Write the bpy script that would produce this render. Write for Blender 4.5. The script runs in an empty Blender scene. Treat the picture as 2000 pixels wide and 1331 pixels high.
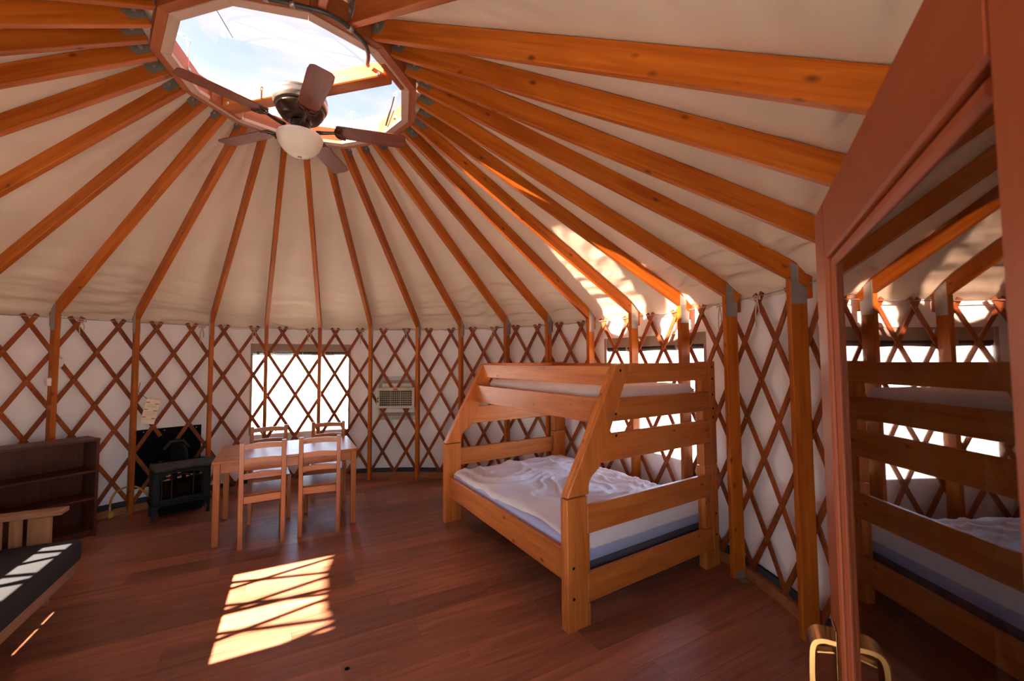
import bpy, bmesh, math, random
from mathutils import Vector, Matrix
random.seed(7)
PI = math.pi
SC = bpy.context.scene
COL = SC.collection

# ---------------------------------------------------------------- camera
CAM = Vector((1.509, -2.677, 1.611)); PIT = 0.04924; ROLL = -0.00603; FPX = 820.87
fw = Vector((0, math.cos(PIT), math.sin(PIT))); r0 = Vector((1, 0, 0)); u0 = r0.cross(fw)
rv = r0 * math.cos(ROLL) + u0 * math.sin(ROLL); uv = u0 * math.cos(ROLL) - r0 * math.sin(ROLL)
cd = bpy.data.cameras.new('camera'); cam = bpy.data.objects.new('camera', cd); COL.objects.link(cam)
cam.matrix_world = Matrix(((rv.x, uv.x, -fw.x, CAM.x), (rv.y, uv.y, -fw.y, CAM.y), (rv.z, uv.z, -fw.z, CAM.z), (0, 0, 0, 1)))
cd.sensor_width = 36.0; cd.lens = FPX / 2000 * 36.0; cd.clip_start = 0.02; cd.clip_end = 2000
cd.dof.use_dof = True; cd.dof.focus_distance = 4.0; cd.dof.aperture_fstop = 5.6
SC.camera = cam

# ---------------------------------------------------------------- light
SUN_EL = math.radians(24.8); SUN_AZ = math.radians(28.0)          # travel direction of the sunlight in plan
sdir = Vector((math.cos(SUN_EL) * math.cos(SUN_AZ), math.cos(SUN_EL) * math.sin(SUN_AZ), -math.sin(SUN_EL)))
sl = bpy.data.lights.new('sun', 'SUN'); sl.energy = 118.0; sl.angle = math.radians(0.53); sl.color = (1.0, 0.92, 0.82)
so = bpy.data.objects.new('sun', sl); COL.objects.link(so); so.rotation_euler = sdir.to_track_quat('-Z', 'Y').to_euler()
so.location = (-20, -10, 15)
W = bpy.data.worlds.new('sky'); SC.world = W; W.use_nodes = True
nt = W.node_tree; nt.nodes.clear()
sky = nt.nodes.new('ShaderNodeTexSky'); sky.sky_type = 'NISHITA'; sky.sun_disc = False
sky.sun_elevation = SUN_EL; sky.sun_rotation = math.atan2(-sdir.x, -sdir.y); sky.altitude = 1800; sky.dust_density = 1.6
geo = nt.nodes.new('ShaderNodeTexCoord'); mp = nt.nodes.new('ShaderNodeMapping'); mp.inputs['Scale'].default_value = (1.0, 1.4, 3.0)
nz = nt.nodes.new('ShaderNodeTexNoise'); nz.inputs['Scale'].default_value = 2.2; nz.inputs['Detail'].default_value = 4; nz.inputs['Roughness'].default_value = 0.6
cr = nt.nodes.new('ShaderNodeValToRGB'); cr.color_ramp.elements[0].position = 0.34; cr.color_ramp.elements[1].position = 0.64
mx = nt.nodes.new('ShaderNodeMix'); mx.data_type = 'RGBA'; mx.inputs[7].default_value = (1.9, 1.95, 2.0, 1)
mlt = nt.nodes.new('ShaderNodeMath'); mlt.operation = 'MULTIPLY'; mlt.inputs[1].default_value = 0.85
bg = nt.nodes.new('ShaderNodeBackground'); bg.inputs['Strength'].default_value = 2.2
wo = nt.nodes.new('ShaderNodeOutputWorld')
L = nt.links.new
L(geo.outputs['Generated'], mp.inputs['Vector']); L(mp.outputs[0], nz.inputs['Vector']); L(nz.outputs[0], cr.inputs[0])
L(cr.outputs[0], mlt.inputs[0]); L(mlt.outputs[0], mx.inputs[0])
skm = nt.nodes.new('ShaderNodeMix'); skm.data_type = 'RGBA'; skm.blend_type = 'MULTIPLY'; skm.inputs[0].default_value = 1.0
skm.inputs[7].default_value = (1.0, 1.0, 1.0, 1)
L(sky.outputs[0], skm.inputs[6]); L(skm.outputs[2], mx.inputs[6])
L(mx.outputs[2], bg.inputs[0]); L(bg.outputs[0], wo.inputs[0])
SC.view_settings.view_transform = 'Standard'; SC.view_settings.look = 'None'
SC.view_settings.gamma = 1.0; SC.view_settings.use_curve_mapping = False
SC.view_settings.exposure = 0.10
SC.cycles.max_bounces = 9; SC.cycles.diffuse_bounces = 6; SC.cycles.glossy_bounces = 3; SC.cycles.transparent_max_bounces = 12
SC.cycles.use_adaptive_sampling = True; SC.cycles.adaptive_threshold = 0.03
SC.cycles.sample_clamp_indirect = 8.0; SC.cycles.use_denoising = True

# ---------------------------------------------------------------- materials
def newmat(name):
    m = bpy.data.materials.new(name); m.use_nodes = True
    n = m.node_tree.nodes; b = n['Principled BSDF']
    return m, m.node_tree, b
def plain(name, col, rough=0.6, metal=0.0, spec=0.5, var=0.0, scale=8.0, bump=0.0, bscale=60.0, sheen=0.0):
    m, t, b = newmat(name)
    b.inputs['Base Color'].default_value = (*col, 1); b.inputs['Roughness'].default_value = rough
    b.inputs['Metallic'].default_value = metal; b.inputs['Specular IOR Level'].default_value = spec
    if sheen: b.inputs['Sheen Weight'].default_value = sheen
    tc = t.nodes.new('ShaderNodeTexCoord')
    n = t.nodes.new('ShaderNodeTexNoise'); n.inputs['Scale'].default_value = scale; n.inputs['Detail'].default_value = 5
    t.links.new(tc.outputs['Object'], n.inputs['Vector'])
    r = t.nodes.new('ShaderNodeValToRGB')
    v = max(var, 0.02)
    r.color_ramp.elements[0].position = 0.25; r.color_ramp.elements[1].position = 0.75
    r.color_ramp.elements[0].color = (*[c * (1 - v) for c in col], 1); r.color_ramp.elements[1].color = (*[min(1, c * (1 + v)) for c in col], 1)
    t.links.new(n.outputs[0], r.inputs[0]); t.links.new(r.outputs[0], b.inputs['Base Color'])
    if bump:
        n2 = t.nodes.new('ShaderNodeTexNoise'); n2.inputs['Scale'].default_value = bscale; n2.inputs['Detail'].default_value = 4
        t.links.new(tc.outputs['Object'], n2.inputs['Vector'])
        bp = t.nodes.new('ShaderNodeBump'); bp.inputs['Strength'].default_value = bump; bp.inputs['Distance'].default_value = 0.01
        t.links.new(n2.outputs[0], bp.inputs['Height']); t.links.new(bp.outputs[0], b.inputs['Normal'])
    return m
def wood(name, c0, c1, rough=0.45, knots=0.0, gscale=(0.9, 11, 11), tone=0.14, spec=0.4, knot_col=(0.09, 0.02, 0.006)):
    m, t, b = newmat(name); N = t.nodes.new; Lk = t.links.new
    tc = N('ShaderNodeTexCoord'); oi = N('ShaderNodeObjectInfo')
    ml = N('ShaderNodeVectorMath'); ml.operation = 'SCALE'; ml.inputs[0].default_value = (13.1, 7.7, 5.3)
    Lk(oi.outputs['Random'], ml.inputs['Scale'])
    ad = N('ShaderNodeVectorMath'); ad.operation = 'ADD'; Lk(tc.outputs['Object'], ad.inputs[0]); Lk(ml.outputs[0], ad.inputs[1])
    mp = N('ShaderNodeMapping'); mp.inputs['Scale'].default_value = gscale; Lk(ad.outputs[0], mp.inputs['Vector'])
    n1 = N('ShaderNodeTexNoise'); n1.inputs['Scale'].default_value = 1.6; n1.inputs['Detail'].default_value = 4; n1.inputs['Distortion'].default_value = 0.7
    Lk(mp.outputs[0], n1.inputs['Vector'])
    mp2 = N('ShaderNodeMapping'); mp2.inputs['Scale'].default_value = (gscale[0] * 1.5, gscale[1] * 9, gscale[2] * 9); Lk(ad.outputs[0], mp2.inputs['Vector'])
    n2 = N('ShaderNodeTexNoise'); n2.inputs['Scale'].default_value = 1.2; n2.inputs['Detail'].default_value = 1.5; Lk(mp2.outputs[0], n2.inputs['Vector'])
    av = N('ShaderNodeMath'); av.operation = 'MULTIPLY_ADD'; av.inputs[1].default_value = 0.35; Lk(n2.outputs[0], av.inputs[0]); Lk(n1.outputs[0], av.inputs[2])
    rp = N('ShaderNodeValToRGB'); e = rp.color_ramp.elements; e[0].position = 0.42; e[1].position = 0.86
    e[0].color = (*c0, 1); e[1].color = (*c1, 1); Lk(av.outputs[0], rp.inputs[0])
    cur = rp.outputs[0]
    if knots:
        mk = N('ShaderNodeMapping'); mk.inputs['Scale'].default_value = (4.6, 9, 9); Lk(ad.outputs[0], mk.inputs['Vector'])
        vo = N('ShaderNodeTexVoronoi'); vo.inputs['Scale'].default_value = 1.0; Lk(mk.outputs[0], vo.inputs['Vector'])
        kr = N('ShaderNodeValToRGB'); k = kr.color_ramp.elements; k[0].position = 0.05; k[0].color = (1, 1, 1, 1); k[1].position = 0.13; k[1].color = (0, 0, 0, 1)
        Lk(vo.outputs['Distance'], kr.inputs[0])
        km = N('ShaderNodeMath'); km.operation = 'MULTIPLY'; km.inputs[1].default_value = knots; Lk(kr.outputs[0], km.inputs[0])
        mi = N('ShaderNodeMix'); mi.data_type = 'RGBA'; Lk(km.outputs[0], mi.inputs[0]); Lk(cur, mi.inputs[6]); mi.inputs[7].default_value = (*knot_col, 1)
        cur = mi.outputs[2]
    hs = N('ShaderNodeHueSaturation'); mr = N('ShaderNodeMapRange'); mr.inputs[3].default_value = 1 - tone; mr.inputs[4].default_value = 1 + tone
    Lk(oi.outputs['Random'], mr.inputs[0]); Lk(mr.outputs[0], hs.inputs['Value']); Lk(cur, hs.inputs['Color'])
    Lk(hs.outputs[0], b.inputs['Base Color'])
    b.inputs['Roughness'].default_value = rough; b.inputs['Specular IOR Level'].default_value = spec
    bp = N('ShaderNodeBump'); bp.inputs['Strength'].default_value = 0.12; bp.inputs['Distance'].default_value = 0.002
    Lk(n2.outputs[0], bp.inputs['Height']); Lk(bp.outputs[0], b.inputs['Normal'])
    return m
def cloth(name, col, rough=0.9, fold=0.25, fscale=(3, 3, 14), weave=0.15):
    m, t, b = newmat(name); N = t.nodes.new; Lk = t.links.new
    b.inputs['Roughness'].default_value = rough; b.inputs['Specular IOR Level'].default_value = 0.15
    tc = N('ShaderNodeTexCoord')
    n0 = N('ShaderNodeTexNoise'); n0.inputs['Scale'].default_value = 1.6; n0.inputs['Detail'].default_value = 2; Lk(tc.outputs['Object'], n0.inputs['Vector'])
    r = N('ShaderNodeValToRGB'); r.color_ramp.elements[0].position = 0.3; r.color_ramp.elements[1].position = 0.7
    r.color_ramp.elements[0].color = (*[c * 0.93 for c in col], 1); r.color_ramp.elements[1].color = (*[min(1, c * 1.04) for c in col], 1)
    Lk(n0.outputs[0], r.inputs[0]); Lk(r.outputs[0], b.inputs['Base Color'])
    mp = N('ShaderNodeMapping'); mp.inputs['Scale'].default_value = fscale; Lk(tc.outputs['Object'], mp.inputs['Vector'])
    n1 = N('ShaderNodeTexNoise'); n1.inputs['Scale'].default_value = 1.0; n1.inputs['Detail'].default_value = 2.5; n1.inputs['Distortion'].default_value = 0.6; Lk(mp.outputs[0], n1.inputs['Vector'])
    b1 = N('ShaderNodeBump'); b1.inputs['Strength'].default_value = fold; b1.inputs['Distance'].default_value = 0.03; Lk(n1.outputs[0], b1.inputs['Height'])
    n2 = N('ShaderNodeTexNoise'); n2.inputs['Scale'].default_value = 400; n2.inputs['Detail'].default_value = 0; Lk(tc.outputs['Object'], n2.inputs['Vector'])
    b2 = N('ShaderNodeBump'); b2.inputs['Strength'].default_value = weave; b2.inputs['Distance'].default_value = 0.001; Lk(n2.outputs[0], b2.inputs['Height']); Lk(b1.outputs[0], b2.inputs['Normal'])
    Lk(b2.outputs[0], b.inputs['Normal'])
    return m
def glass(name, tint=(1, 1, 1), haze=0.0, ior=1.5):
    m = bpy.data.materials.new(name); m.use_nodes = True; t = m.node_tree; t.nodes.clear(); N = t.nodes.new
    tr = N('ShaderNodeBsdfTransparent'); tr.inputs[0].default_value = (*tint, 1)
    gl = N('ShaderNodeBsdfGlossy'); gl.inputs['Roughness'].default_value = 0.01
    fr = N('ShaderNodeFresnel')
    gm = N('ShaderNodeNewGeometry'); im = N('ShaderNodeMapRange'); im.inputs[3].default_value = ior; im.inputs[4].default_value = 1 / ior
    t.links.new(gm.outputs['Backfacing'], im.inputs[0]); t.links.new(im.outputs[0], fr.inputs[0])   # a thin sheet reflects alike from both sides
    mxx = N('ShaderNodeMixShader'); o = N('ShaderNodeOutputMaterial')
    t.links.new(fr.outputs[0], mxx.inputs[0]); t.links.new(tr.outputs[0], mxx.inputs[1]); t.links.new(gl.outputs[0], mxx.inputs[2])
    if haze:
        df = N('ShaderNodeBsdfDiffuse'); df.inputs[0].default_value = (0.8, 0.8, 0.8, 1); m2 = N('ShaderNodeMixShader'); m2.inputs[0].default_value = haze
        t.links.new(mxx.outputs[0], m2.inputs[1]); t.links.new(df.outputs[0], m2.inputs[2]); t.links.new(m2.outputs[0], o.inputs[0])
    else:
        t.links.new(mxx.outputs[0], o.inputs[0])
    return m

M = {}
M['fir'] = wood('stained_fir', (0.29, 0.058, 0.004), (0.50, 0.135, 0.012), rough=0.48, knots=0.85, spec=0.2)
M['slat'] = wood('lattice_wood', (0.17, 0.038, 0.009), (0.30, 0.078, 0.019), rough=0.55, gscale=(6, 6, 6), tone=0.2, spec=0.2)
M['pine'] = wood('bunk_pine', (0.38, 0.096, 0.016), (0.60, 0.187, 0.036), rough=0.38, knots=0.9, gscale=(1.0, 9, 9))
M['dining'] = wood('dining_pine', (0.34, 0.098, 0.022), (0.52, 0.176, 0.044), rough=0.32, knots=0.5, gscale=(1.5, 12, 12), tone=0.06, spec=0.5)
M['ringwood'] = wood('ring_wood', (0.27, 0.065, 0.017), (0.40, 0.11, 0.03), rough=0.5)
M['ringtrim'] = wood('ring_trim_wood', (0.50, 0.33, 0.25), (0.60, 0.41, 0.31), rough=0.7, tone=0.05)
M['floor'] = wood('laminate_plank', (0.18, 0.060, 0.032), (0.38, 0.135, 0.070), rough=0.34, gscale=(1.1, 13, 13), tone=0.3, spec=0.5)
M['door'] = wood('door_wood', (0.27, 0.062, 0.020), (0.34, 0.086, 0.029), rough=0.45, spec=0.3, gscale=(0.5, 7, 7), tone=0.04)
M['shelfwood'] = wood('bookshelf_veneer', (0.050, 0.011, 0.006), (0.10, 0.024, 0.011), rough=0.4, tone=0.03)
M['oak'] = wood('futon_oak', (0.22, 0.095, 0.042), (0.34, 0.16, 0.075), rough=0.5, tone=0.06)
M['blade'] = wood('fan_blade_wood', (0.13, 0.028, 0.014), (0.22, 0.055, 0.026), rough=0.4, gscale=(1.5, 14, 14), tone=0.03)
M['canvas'] = cloth('wall_canvas', (0.90, 0.885, 0.875), fold=0.2, fscale=(2.2, 2.2, 1.2))
M['liner'] = cloth('roof_liner', (0.77, 0.65, 0.515), fold=0.3, fscale=(3, 3, 5))
M['sheet'] = cloth('white_sheet', (0.80, 0.76, 0.78), fold=0.35, fscale=(9, 9, 9))
M['blue'] = cloth('blue_ticking', (0.42, 0.46, 0.68), fold=0.05)
M['boxspring'] = cloth('box_spring_cloth', (0.10, 0.09, 0.10), fold=0.05)
M['black_cloth'] = cloth('black_futon_cloth', (0.030, 0.026, 0.026), fold=0.10)
M['rope'] = cloth('tie_cord', (0.60, 0.46, 0.34), fold=0.05)
M['band'] = cloth('window_band', (0.33, 0.27, 0.22), fold=0.05)
M['roll'] = cloth('rolled_flap', (0.035, 0.033, 0.030), fold=0.2)
M['steel'] = plain('galvanized_steel', (0.42, 0.42, 0.41), rough=0.45, metal=0.85, var=0.15, scale=20)
M['darksteel'] = plain('ring_bracket_steel', (0.22, 0.19, 0.16), rough=0.6, metal=0.3, var=0.2, scale=20)
M['bolt'] = plain('bolt_steel', (0.55, 0.54, 0.52), rough=0.35, metal=0.9)
M['iron'] = plain('cast_iron', (0.013, 0.0135, 0.0145), rough=0.6, spec=0.22, var=0.2, bump=0.15, bscale=120)
M['irontop'] = plain('dusty_iron_top', (0.050, 0.040, 0.031), rough=0.85, spec=0.2, var=0.35, scale=14)
M['black'] = plain('black_sheet_metal', (0.006, 0.006, 0.006), rough=0.85, spec=0.08)
M['bronze'] = plain('dark_bronze', (0.085, 0.060, 0.042), rough=0.3, metal=0.85)
M['pewter'] = plain('brushed_pewter', (0.30, 0.27, 0.25), rough=0.32, metal=0.85)
M['brass'] = plain('polished_brass', (0.36, 0.22, 0.085), rough=0.26, metal=1.0)
M['bowl'] = plain('frosted_glass_bowl', (0.78, 0.70, 0.60), rough=0.35, var=0.04, scale=6)
M['beige'] = plain('beige_plastic', (0.50, 0.43, 0.34), rough=0.5)
M['beigedark'] = plain('grille_recess', (0.035, 0.028, 0.022), rough=0.8)
M['white'] = plain('white_plastic', (0.78, 0.74, 0.70), rough=0.4)
M['red'] = plain('red_sticker', (0.55, 0.03, 0.03), rough=0.5)
M['paper'] = plain('aged_paper', (0.88, 0.76, 0.58), rough=0.8, var=0.06, scale=12)
M['redprint'] = plain('red_print', (0.36, 0.05, 0.03), rough=0.8)
M['greyprint'] = plain('grey_print', (0.42, 0.32, 0.22), rough=0.8)
M['yellow'] = plain('yellow_hose', (0.55, 0.30, 0.015), rough=0.45)
M['rubber'] = plain('black_conduit', (0.05, 0.045, 0.042), rough=0.4)
M['log'] = plain('ceramic_log', (0.35, 0.22, 0.11), rough=0.9, var=0.4, scale=20)
M['curb'] = wood('curb_wood', (0.22, 0.075, 0.025), (0.36, 0.14, 0.05), rough=0.6)
M['flapgrey'] = cloth('grey_wall_hem', (0.05, 0.05, 0.058))
M['subfloor'] = plain('dark_subfloor', (0.03, 0.012, 0.008), rough=0.9)
M['sand'] = plain('desert_sand', (0.60, 0.52, 0.44), rough=0.95, var=0.25, scale=0.35)
M['rock'] = plain('red_rock', (0.40, 0.20, 0.13), rough=0.95, var=0.3, scale=0.2)
M['sage'] = plain('sage_leaf', (0.22, 0.24, 0.13), rough=0.9, var=0.3)
M['deck'] = wood('deck_boards', (0.30, 0.20, 0.13), (0.42, 0.30, 0.2), rough=0.8)
M['glass'] = glass('door_glass', tint=(0.58, 0.50, 0.46), ior=1.55)
M['vinyl'] = glass('clear_vinyl', haze=0.02)
M['acrylic'] = glass('acrylic_dome', tint=(0.385, 0.285, 0.235), haze=0.006)  # bronze tint added to dim and neutralise the sky seen through the dome
M['stoveglass'] = glass('stove_glass', tint=(0.35, 0.32, 0.3))

# ---------------------------------------------------------------- helpers
def tag(o, label=None, cat=None, group=None, kind=None):
    if label: o['label'] = label
    if cat: o['category'] = cat
    if group: o['group'] = group
    if kind: o['kind'] = kind
    return o
def empty(name, loc=(0, 0, 0), rz=0.0, **k):
    o = bpy.data.objects.new(name, None); COL.objects.link(o); o.empty_display_size = 0.05
    o.location = loc; o.rotation_euler = (0, 0, rz)
    return tag(o, **k)
def wmat(o):
    m = o.matrix_basis.copy()
    return (wmat(o.parent) @ o.matrix_parent_inverse @ m) if o.parent else m
def attach(o, parent, world):
    """give o the world matrix and parent it"""
    if parent is not None:
        o.parent = parent; o.matrix_parent_inverse = Matrix.Identity(4)
        o.matrix_basis = wmat(parent).inverted() @ world
    else:
        o.matrix_basis = world
def link(name, me, mat, parent=None, world=None, smooth=False):
    o = bpy.data.objects.new(name, me); COL.objects.link(o)
    if mat is not None and len(me.materials) == 0: me.materials.append(mat)
    if smooth:
        me.polygons.foreach_set('use_smooth', [True] * len(me.polygons)); me.update()
    attach(o, parent, world if world is not None else Matrix.Identity(4))
    return o
def frame(o, x, z):
    x = Vector(x).normalized(); z = Vector(z); z = (z - x * z.dot(x)).normalized(); y = z.cross(x)
    return Matrix(((x.x, y.x, z.x, o[0]), (x.y, y.y, z.y, o[1]), (x.z, y.z, z.z, o[2]), (0, 0, 0, 1)))
MESHC = {}
def boxmesh(dx, dy, dz, bev, mat):
    key = (round(dx, 4), round(dy, 4), round(dz, 4), bev, mat.name)
    if key in MESHC: return MESHC[key]
    bm = bmesh.new(); bmesh.ops.create_cube(bm, size=1.0)
    for v in bm.verts: v.co = Vector((v.co.x * dx, v.co.y * dy, v.co.z * dz))
    if bev: bmesh.ops.bevel(bm, geom=bm.edges[:], offset=bev, segments=1, affect='EDGES', profile=0.5)
    me = bpy.data.meshes.new('board'); bm.to_mesh(me); bm.free(); me.materials.append(mat); MESHC[key] = me
    return me
def board(name, a, b, up, wid, thk, mat, parent=None, bev=0.003):
    """box from a to b (its axis), wid along up, thk across"""
    a = Vector(a); b = Vector(b)
    me = boxmesh((b - a).length, thk, wid, bev, mat)
    return link(name, me, None, parent, frame((a + b) / 2, b - a, up))
def box(name, lo, hi, mat, parent=None, base=None, bev=0.003):
    """axis box in the coordinates of matrix base"""
    lo = Vector(lo); hi = Vector(hi); d = hi - lo; c = (lo + hi) / 2
    base = base if base is not None else Matrix.Identity(4)
    # longest axis becomes local x so the grain runs along it
    i = max(range(3), key=lambda k: d[k])
    ax = [Vector((1, 0, 0)), Vector((0, 1, 0)), Vector((0, 0, 1))]
    x = ax[i]; z = ax[2] if i != 2 else ax[1]; y = z.cross(x)
    dd = (abs(d.dot(x)), abs(d.dot(y)), abs(d.dot(z)))
    bb = min(bev, min(dd) * 0.3)
    me = boxmesh(*dd, bb, mat)
    return link(name, me, None, parent, base @ frame(c, x, z))
def prism(name, poly, thk, mat, parent, world, bev=0.0):
    """polygon in local XZ, extruded along local Y by thk (centred)"""
    bm = bmesh.new()
    f = bm.faces.new([bm.verts.new((x, -thk / 2, z)) for x, z in poly])
    r = bmesh.ops.extrude_face_region(bm, geom=[f])
    bmesh.ops.translate(bm, verts=[v for v in r['geom'] if isinstance(v, bmesh.types.BMVert)], vec=(0, thk, 0))
    bmesh.ops.recalc_face_normals(bm, faces=bm.faces[:])
    if bev: bmesh.ops.bevel(bm, geom=[e for e in bm.edges if len(e.link_faces) == 2 and e.calc_face_angle(0) > 0.6], offset=bev, segments=1, affect='EDGES', profile=0.5)
    me = bpy.data.meshes.new(name); bm.to_mesh(me); bm.free()
    return link(name, me, mat, parent, world)
def lathe(name, prof, mat, parent, world, n=40, smooth=True):
    vs = []; fs = []
    for r, z in prof:
        for k in range(n):
            a = 2 * PI * k / n; vs.append((r * math.cos(a), r * math.sin(a), z))
    for j in range(len(prof) - 1):
        for k in range(n):
            k2 = (k + 1) % n; fs.append((j * n + k, j * n + k2, (j + 1) * n + k2, (j + 1) * n + k))
    fs.append(tuple(range(n))[::-1]); fs.append(tuple((len(prof) - 1) * n + k for k in range(n)))
    me = bpy.data.meshes.new(name); me.from_pydata(vs, [], fs); me.update()
    o = link(name, me, mat, parent, world)
    if smooth:
        me.polygons.foreach_set('use_smooth', [len(p.vertices) == 4 for p in me.polygons])
    return o
def smooth_pts(pts, sub=6):
    P = [Vector(p) for p in pts]; out = []
    for i in range(len(P) - 1):
        p0 = P[max(i - 1, 0)]; p1 = P[i]; p2 = P[i + 1]; p3 = P[min(i + 2, len(P) - 1)]
        for k in range(sub):
            t = k / sub
            out.append(0.5 * ((2 * p1) + (p2 - p0) * t + (2 * p0 - 5 * p1 + 4 * p2 - p3) * t * t + (3 * p1 - p0 - 3 * p2 + p3) * t ** 3))
    out.append(P[-1]); return out
def tube(name, pts, r, mat, parent=None, n=8, closed=False, world=None):
    P = [Vector(p) for p in pts]; m = len(P); vs = []; fs = []
    ref = Vector((0, 0, 1))
    for i, p in enumerate(P):
        a = P[(i - 1) % m] if (closed or i) else P[0]; b = P[(i + 1) % m] if (closed or i < m - 1) else P[-1]
        d = (b - a).normalized()
        rf = ref if abs(d.dot(ref)) < 0.95 else Vector((1, 0, 0))
        x = d.cross(rf).normalized(); y = x.cross(d)
        rr = r[i] if isinstance(r, (list, tuple)) else r
        for k in range(n):
            t = 2 * PI * k / n; vs.append(p + (x * math.cos(t) + y * math.sin(t)) * rr)
    for i in range(m if closed else m - 1):
        j = (i + 1) % m
        for k in range(n):
            k2 = (k + 1) % n; fs.append((i * n + k, i * n + k2, j * n + k2, j * n + k))
    if not closed: fs.append(tuple(range(n))[::-1]); fs.append(tuple((m - 1) * n + k for k in range(n)))
    me = bpy.data.meshes.new(name); me.from_pydata([tuple(v) for v in vs], [], fs); me.update()
    return link(name, me, mat, parent, world, smooth=True)
def gridmesh(name, nu, nv, fn, mat, parent=None, world=None, skip=None, closeu=False, smooth=True):
    vs = [fn(i / nu, j / nv) for j in range(nv + 1) for i in range(nu + (0 if closeu else 1))]
    w = nu if closeu else nu + 1; fs = []
    for j in range(nv):
        for i in range(nu):
            if skip and skip((i + .5) / nu, (j + .5) / nv): continue
            i2 = (i + 1) % w; fs.append((j * w + i, j * w + i2, (j + 1) * w + i2, (j + 1) * w + i))
    me = bpy.data.meshes.new(name); me.from_pydata(vs, [], fs); me.update()
    return link(name, me, mat, parent, world, smooth=smooth)
def solid(o, t, off=0.0):
    md = o.modifiers.new('thickness', 'SOLIDIFY'); md.thickness = t; md.offset = off
def pol(a, r, z): return Vector((r * math.cos(a), r * math.sin(a), z))
def T(x, y, z): return Matrix.Translation((x, y, z))
def hnoise(*k):
    s = math.sin(sum(v * c for v, c in zip(k, (12.9898, 78.233, 37.719)))) * 43758.5453
    return s - math.floor(s)
def vnoise(x, y):
    xi, yi = math.floor(x), math.floor(y); xf, yf = x - xi, y - yi
    s = lambda t: t * t * (3 - 2 * t)
    a = hnoise(xi, yi); b = hnoise(xi + 1, yi); c = hnoise(xi, yi + 1); d = hnoise(xi + 1, yi + 1)
    return (a + (b - a) * s(xf)) * (1 - s(yf)) + (c + (d - c) * s(xf)) * s(yf)

# ---------------------------------------------------------------- yurt geometry (fitted to the photograph)
PH = 2.697; ST = -2 * PI / 32; RP = 3.17; HJ = 2.096
RC = Vector((0.082, 0.087)); HR = 3.458; TW = 0.0599
RIN = 0.772
RL = 3.290          # lattice
RW = 3.335          # wall canvas
DANG = {0: .0021, 1: .0076, 2: -.0087, 3: .008, 4: .0081, 5: .0003, 6: -.0067, 7: -.004, 8: -.0185, 9: -.0143, 10: -.0073, 11: .0022, 12: -.0045, 13: .0192, 14: -.0029,
        -3: .03, -4: .066, -5: .04, 15: .015, 16: .023, 17: .043}
DIN = {-7: .0714, -6: .0601, -5: .0549, -4: .059, -3: .0538, -2: .0423, -1: .0428, 0: .0439, 1: .05, 2: .0601, 3: .07, 4: .08, 5: .085, 6: .0907, 7: .1049, 8: .1018,
       9: .07, 10: .0414, 11: .0588, 12: .0713, 13: .0687, 14: .0655, 15: .0501, 16: .0392, 17: .0408, 18: .0666}
DOOR_A = (-1.215, -0.905)
WINS = {1: (math.radians(103.7), math.radians(123.7)), 2: (math.radians(17.3), math.radians(39.2)), 3: (math.radians(193.9), math.radians(212.2))}
WZ = (0.68, 1.86)
def post_ang(i): return PH + ST * i + DANG.get(i, 0.0)
def ring_pt(i, r, z):
    a = PH + ST * i + DIN.get(i, TW); return Vector((RC.x + r * math.cos(a), RC.y + r * math.sin(a), z))
def dodeca_r(a, R):    # radius of a dodecagon (corner radius R, corners on multiples of 30 degrees)
    s = PI / 6; t = (a % s) - s / 2
    return R * math.cos(s / 2) / math.cos(t)
SLOPE = (HR - HJ) / (RP - RIN)

# ---------------------------------------------------------------- floor
fl = lathe('floor', [(0.01, -0.03), (3.36, -0.03), (3.36, -0.012), (0.01, -0.012)], M['subfloor'], None, Matrix.Identity(4), n=96, smooth=False)
tag(fl, 'reddish brown laminate plank floor of the round room', 'floor', kind='structure')
PA = math.radians(28.3); PW = 0.2; PL = 1.215
NC = 80; circ = [(3.33 * math.cos(2 * PI * k / NC), 3.33 * math.sin(2 * PI * k / NC)) for k in range(NC)]
def clip(poly):
    for k in range(NC):
        ax, ay = circ[k]; bx, by = circ[(k + 1) % NC]; out = []
        ins = lambda p: (bx - ax) * (p[1] - ay) - (by - ay) * (p[0] - ax) >= 0
        for q in range(len(poly)):
            p1 = poly[q]; p2 = poly[(q + 1) % len(poly)]
            i1, i2 = ins(p1), ins(p2)
            if i1: out.append(p1)
            if i1 != i2:
                d1 = (bx - ax) * (p1[1] - ay) - (by - ay) * (p1[0] - ax); d2 = (bx - ax) * (p2[1] - ay) - (by - ay) * (p2[0] - ax)
                t = d1 / (d1 - d2); out.append((p1[0] + (p2[0] - p1[0]) * t, p1[1] + (p2[1] - p1[1]) * t))
        poly = out
        if len(poly) < 3: return []
    return poly
ca, sa = math.cos(PA), math.sin(PA)
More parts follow.
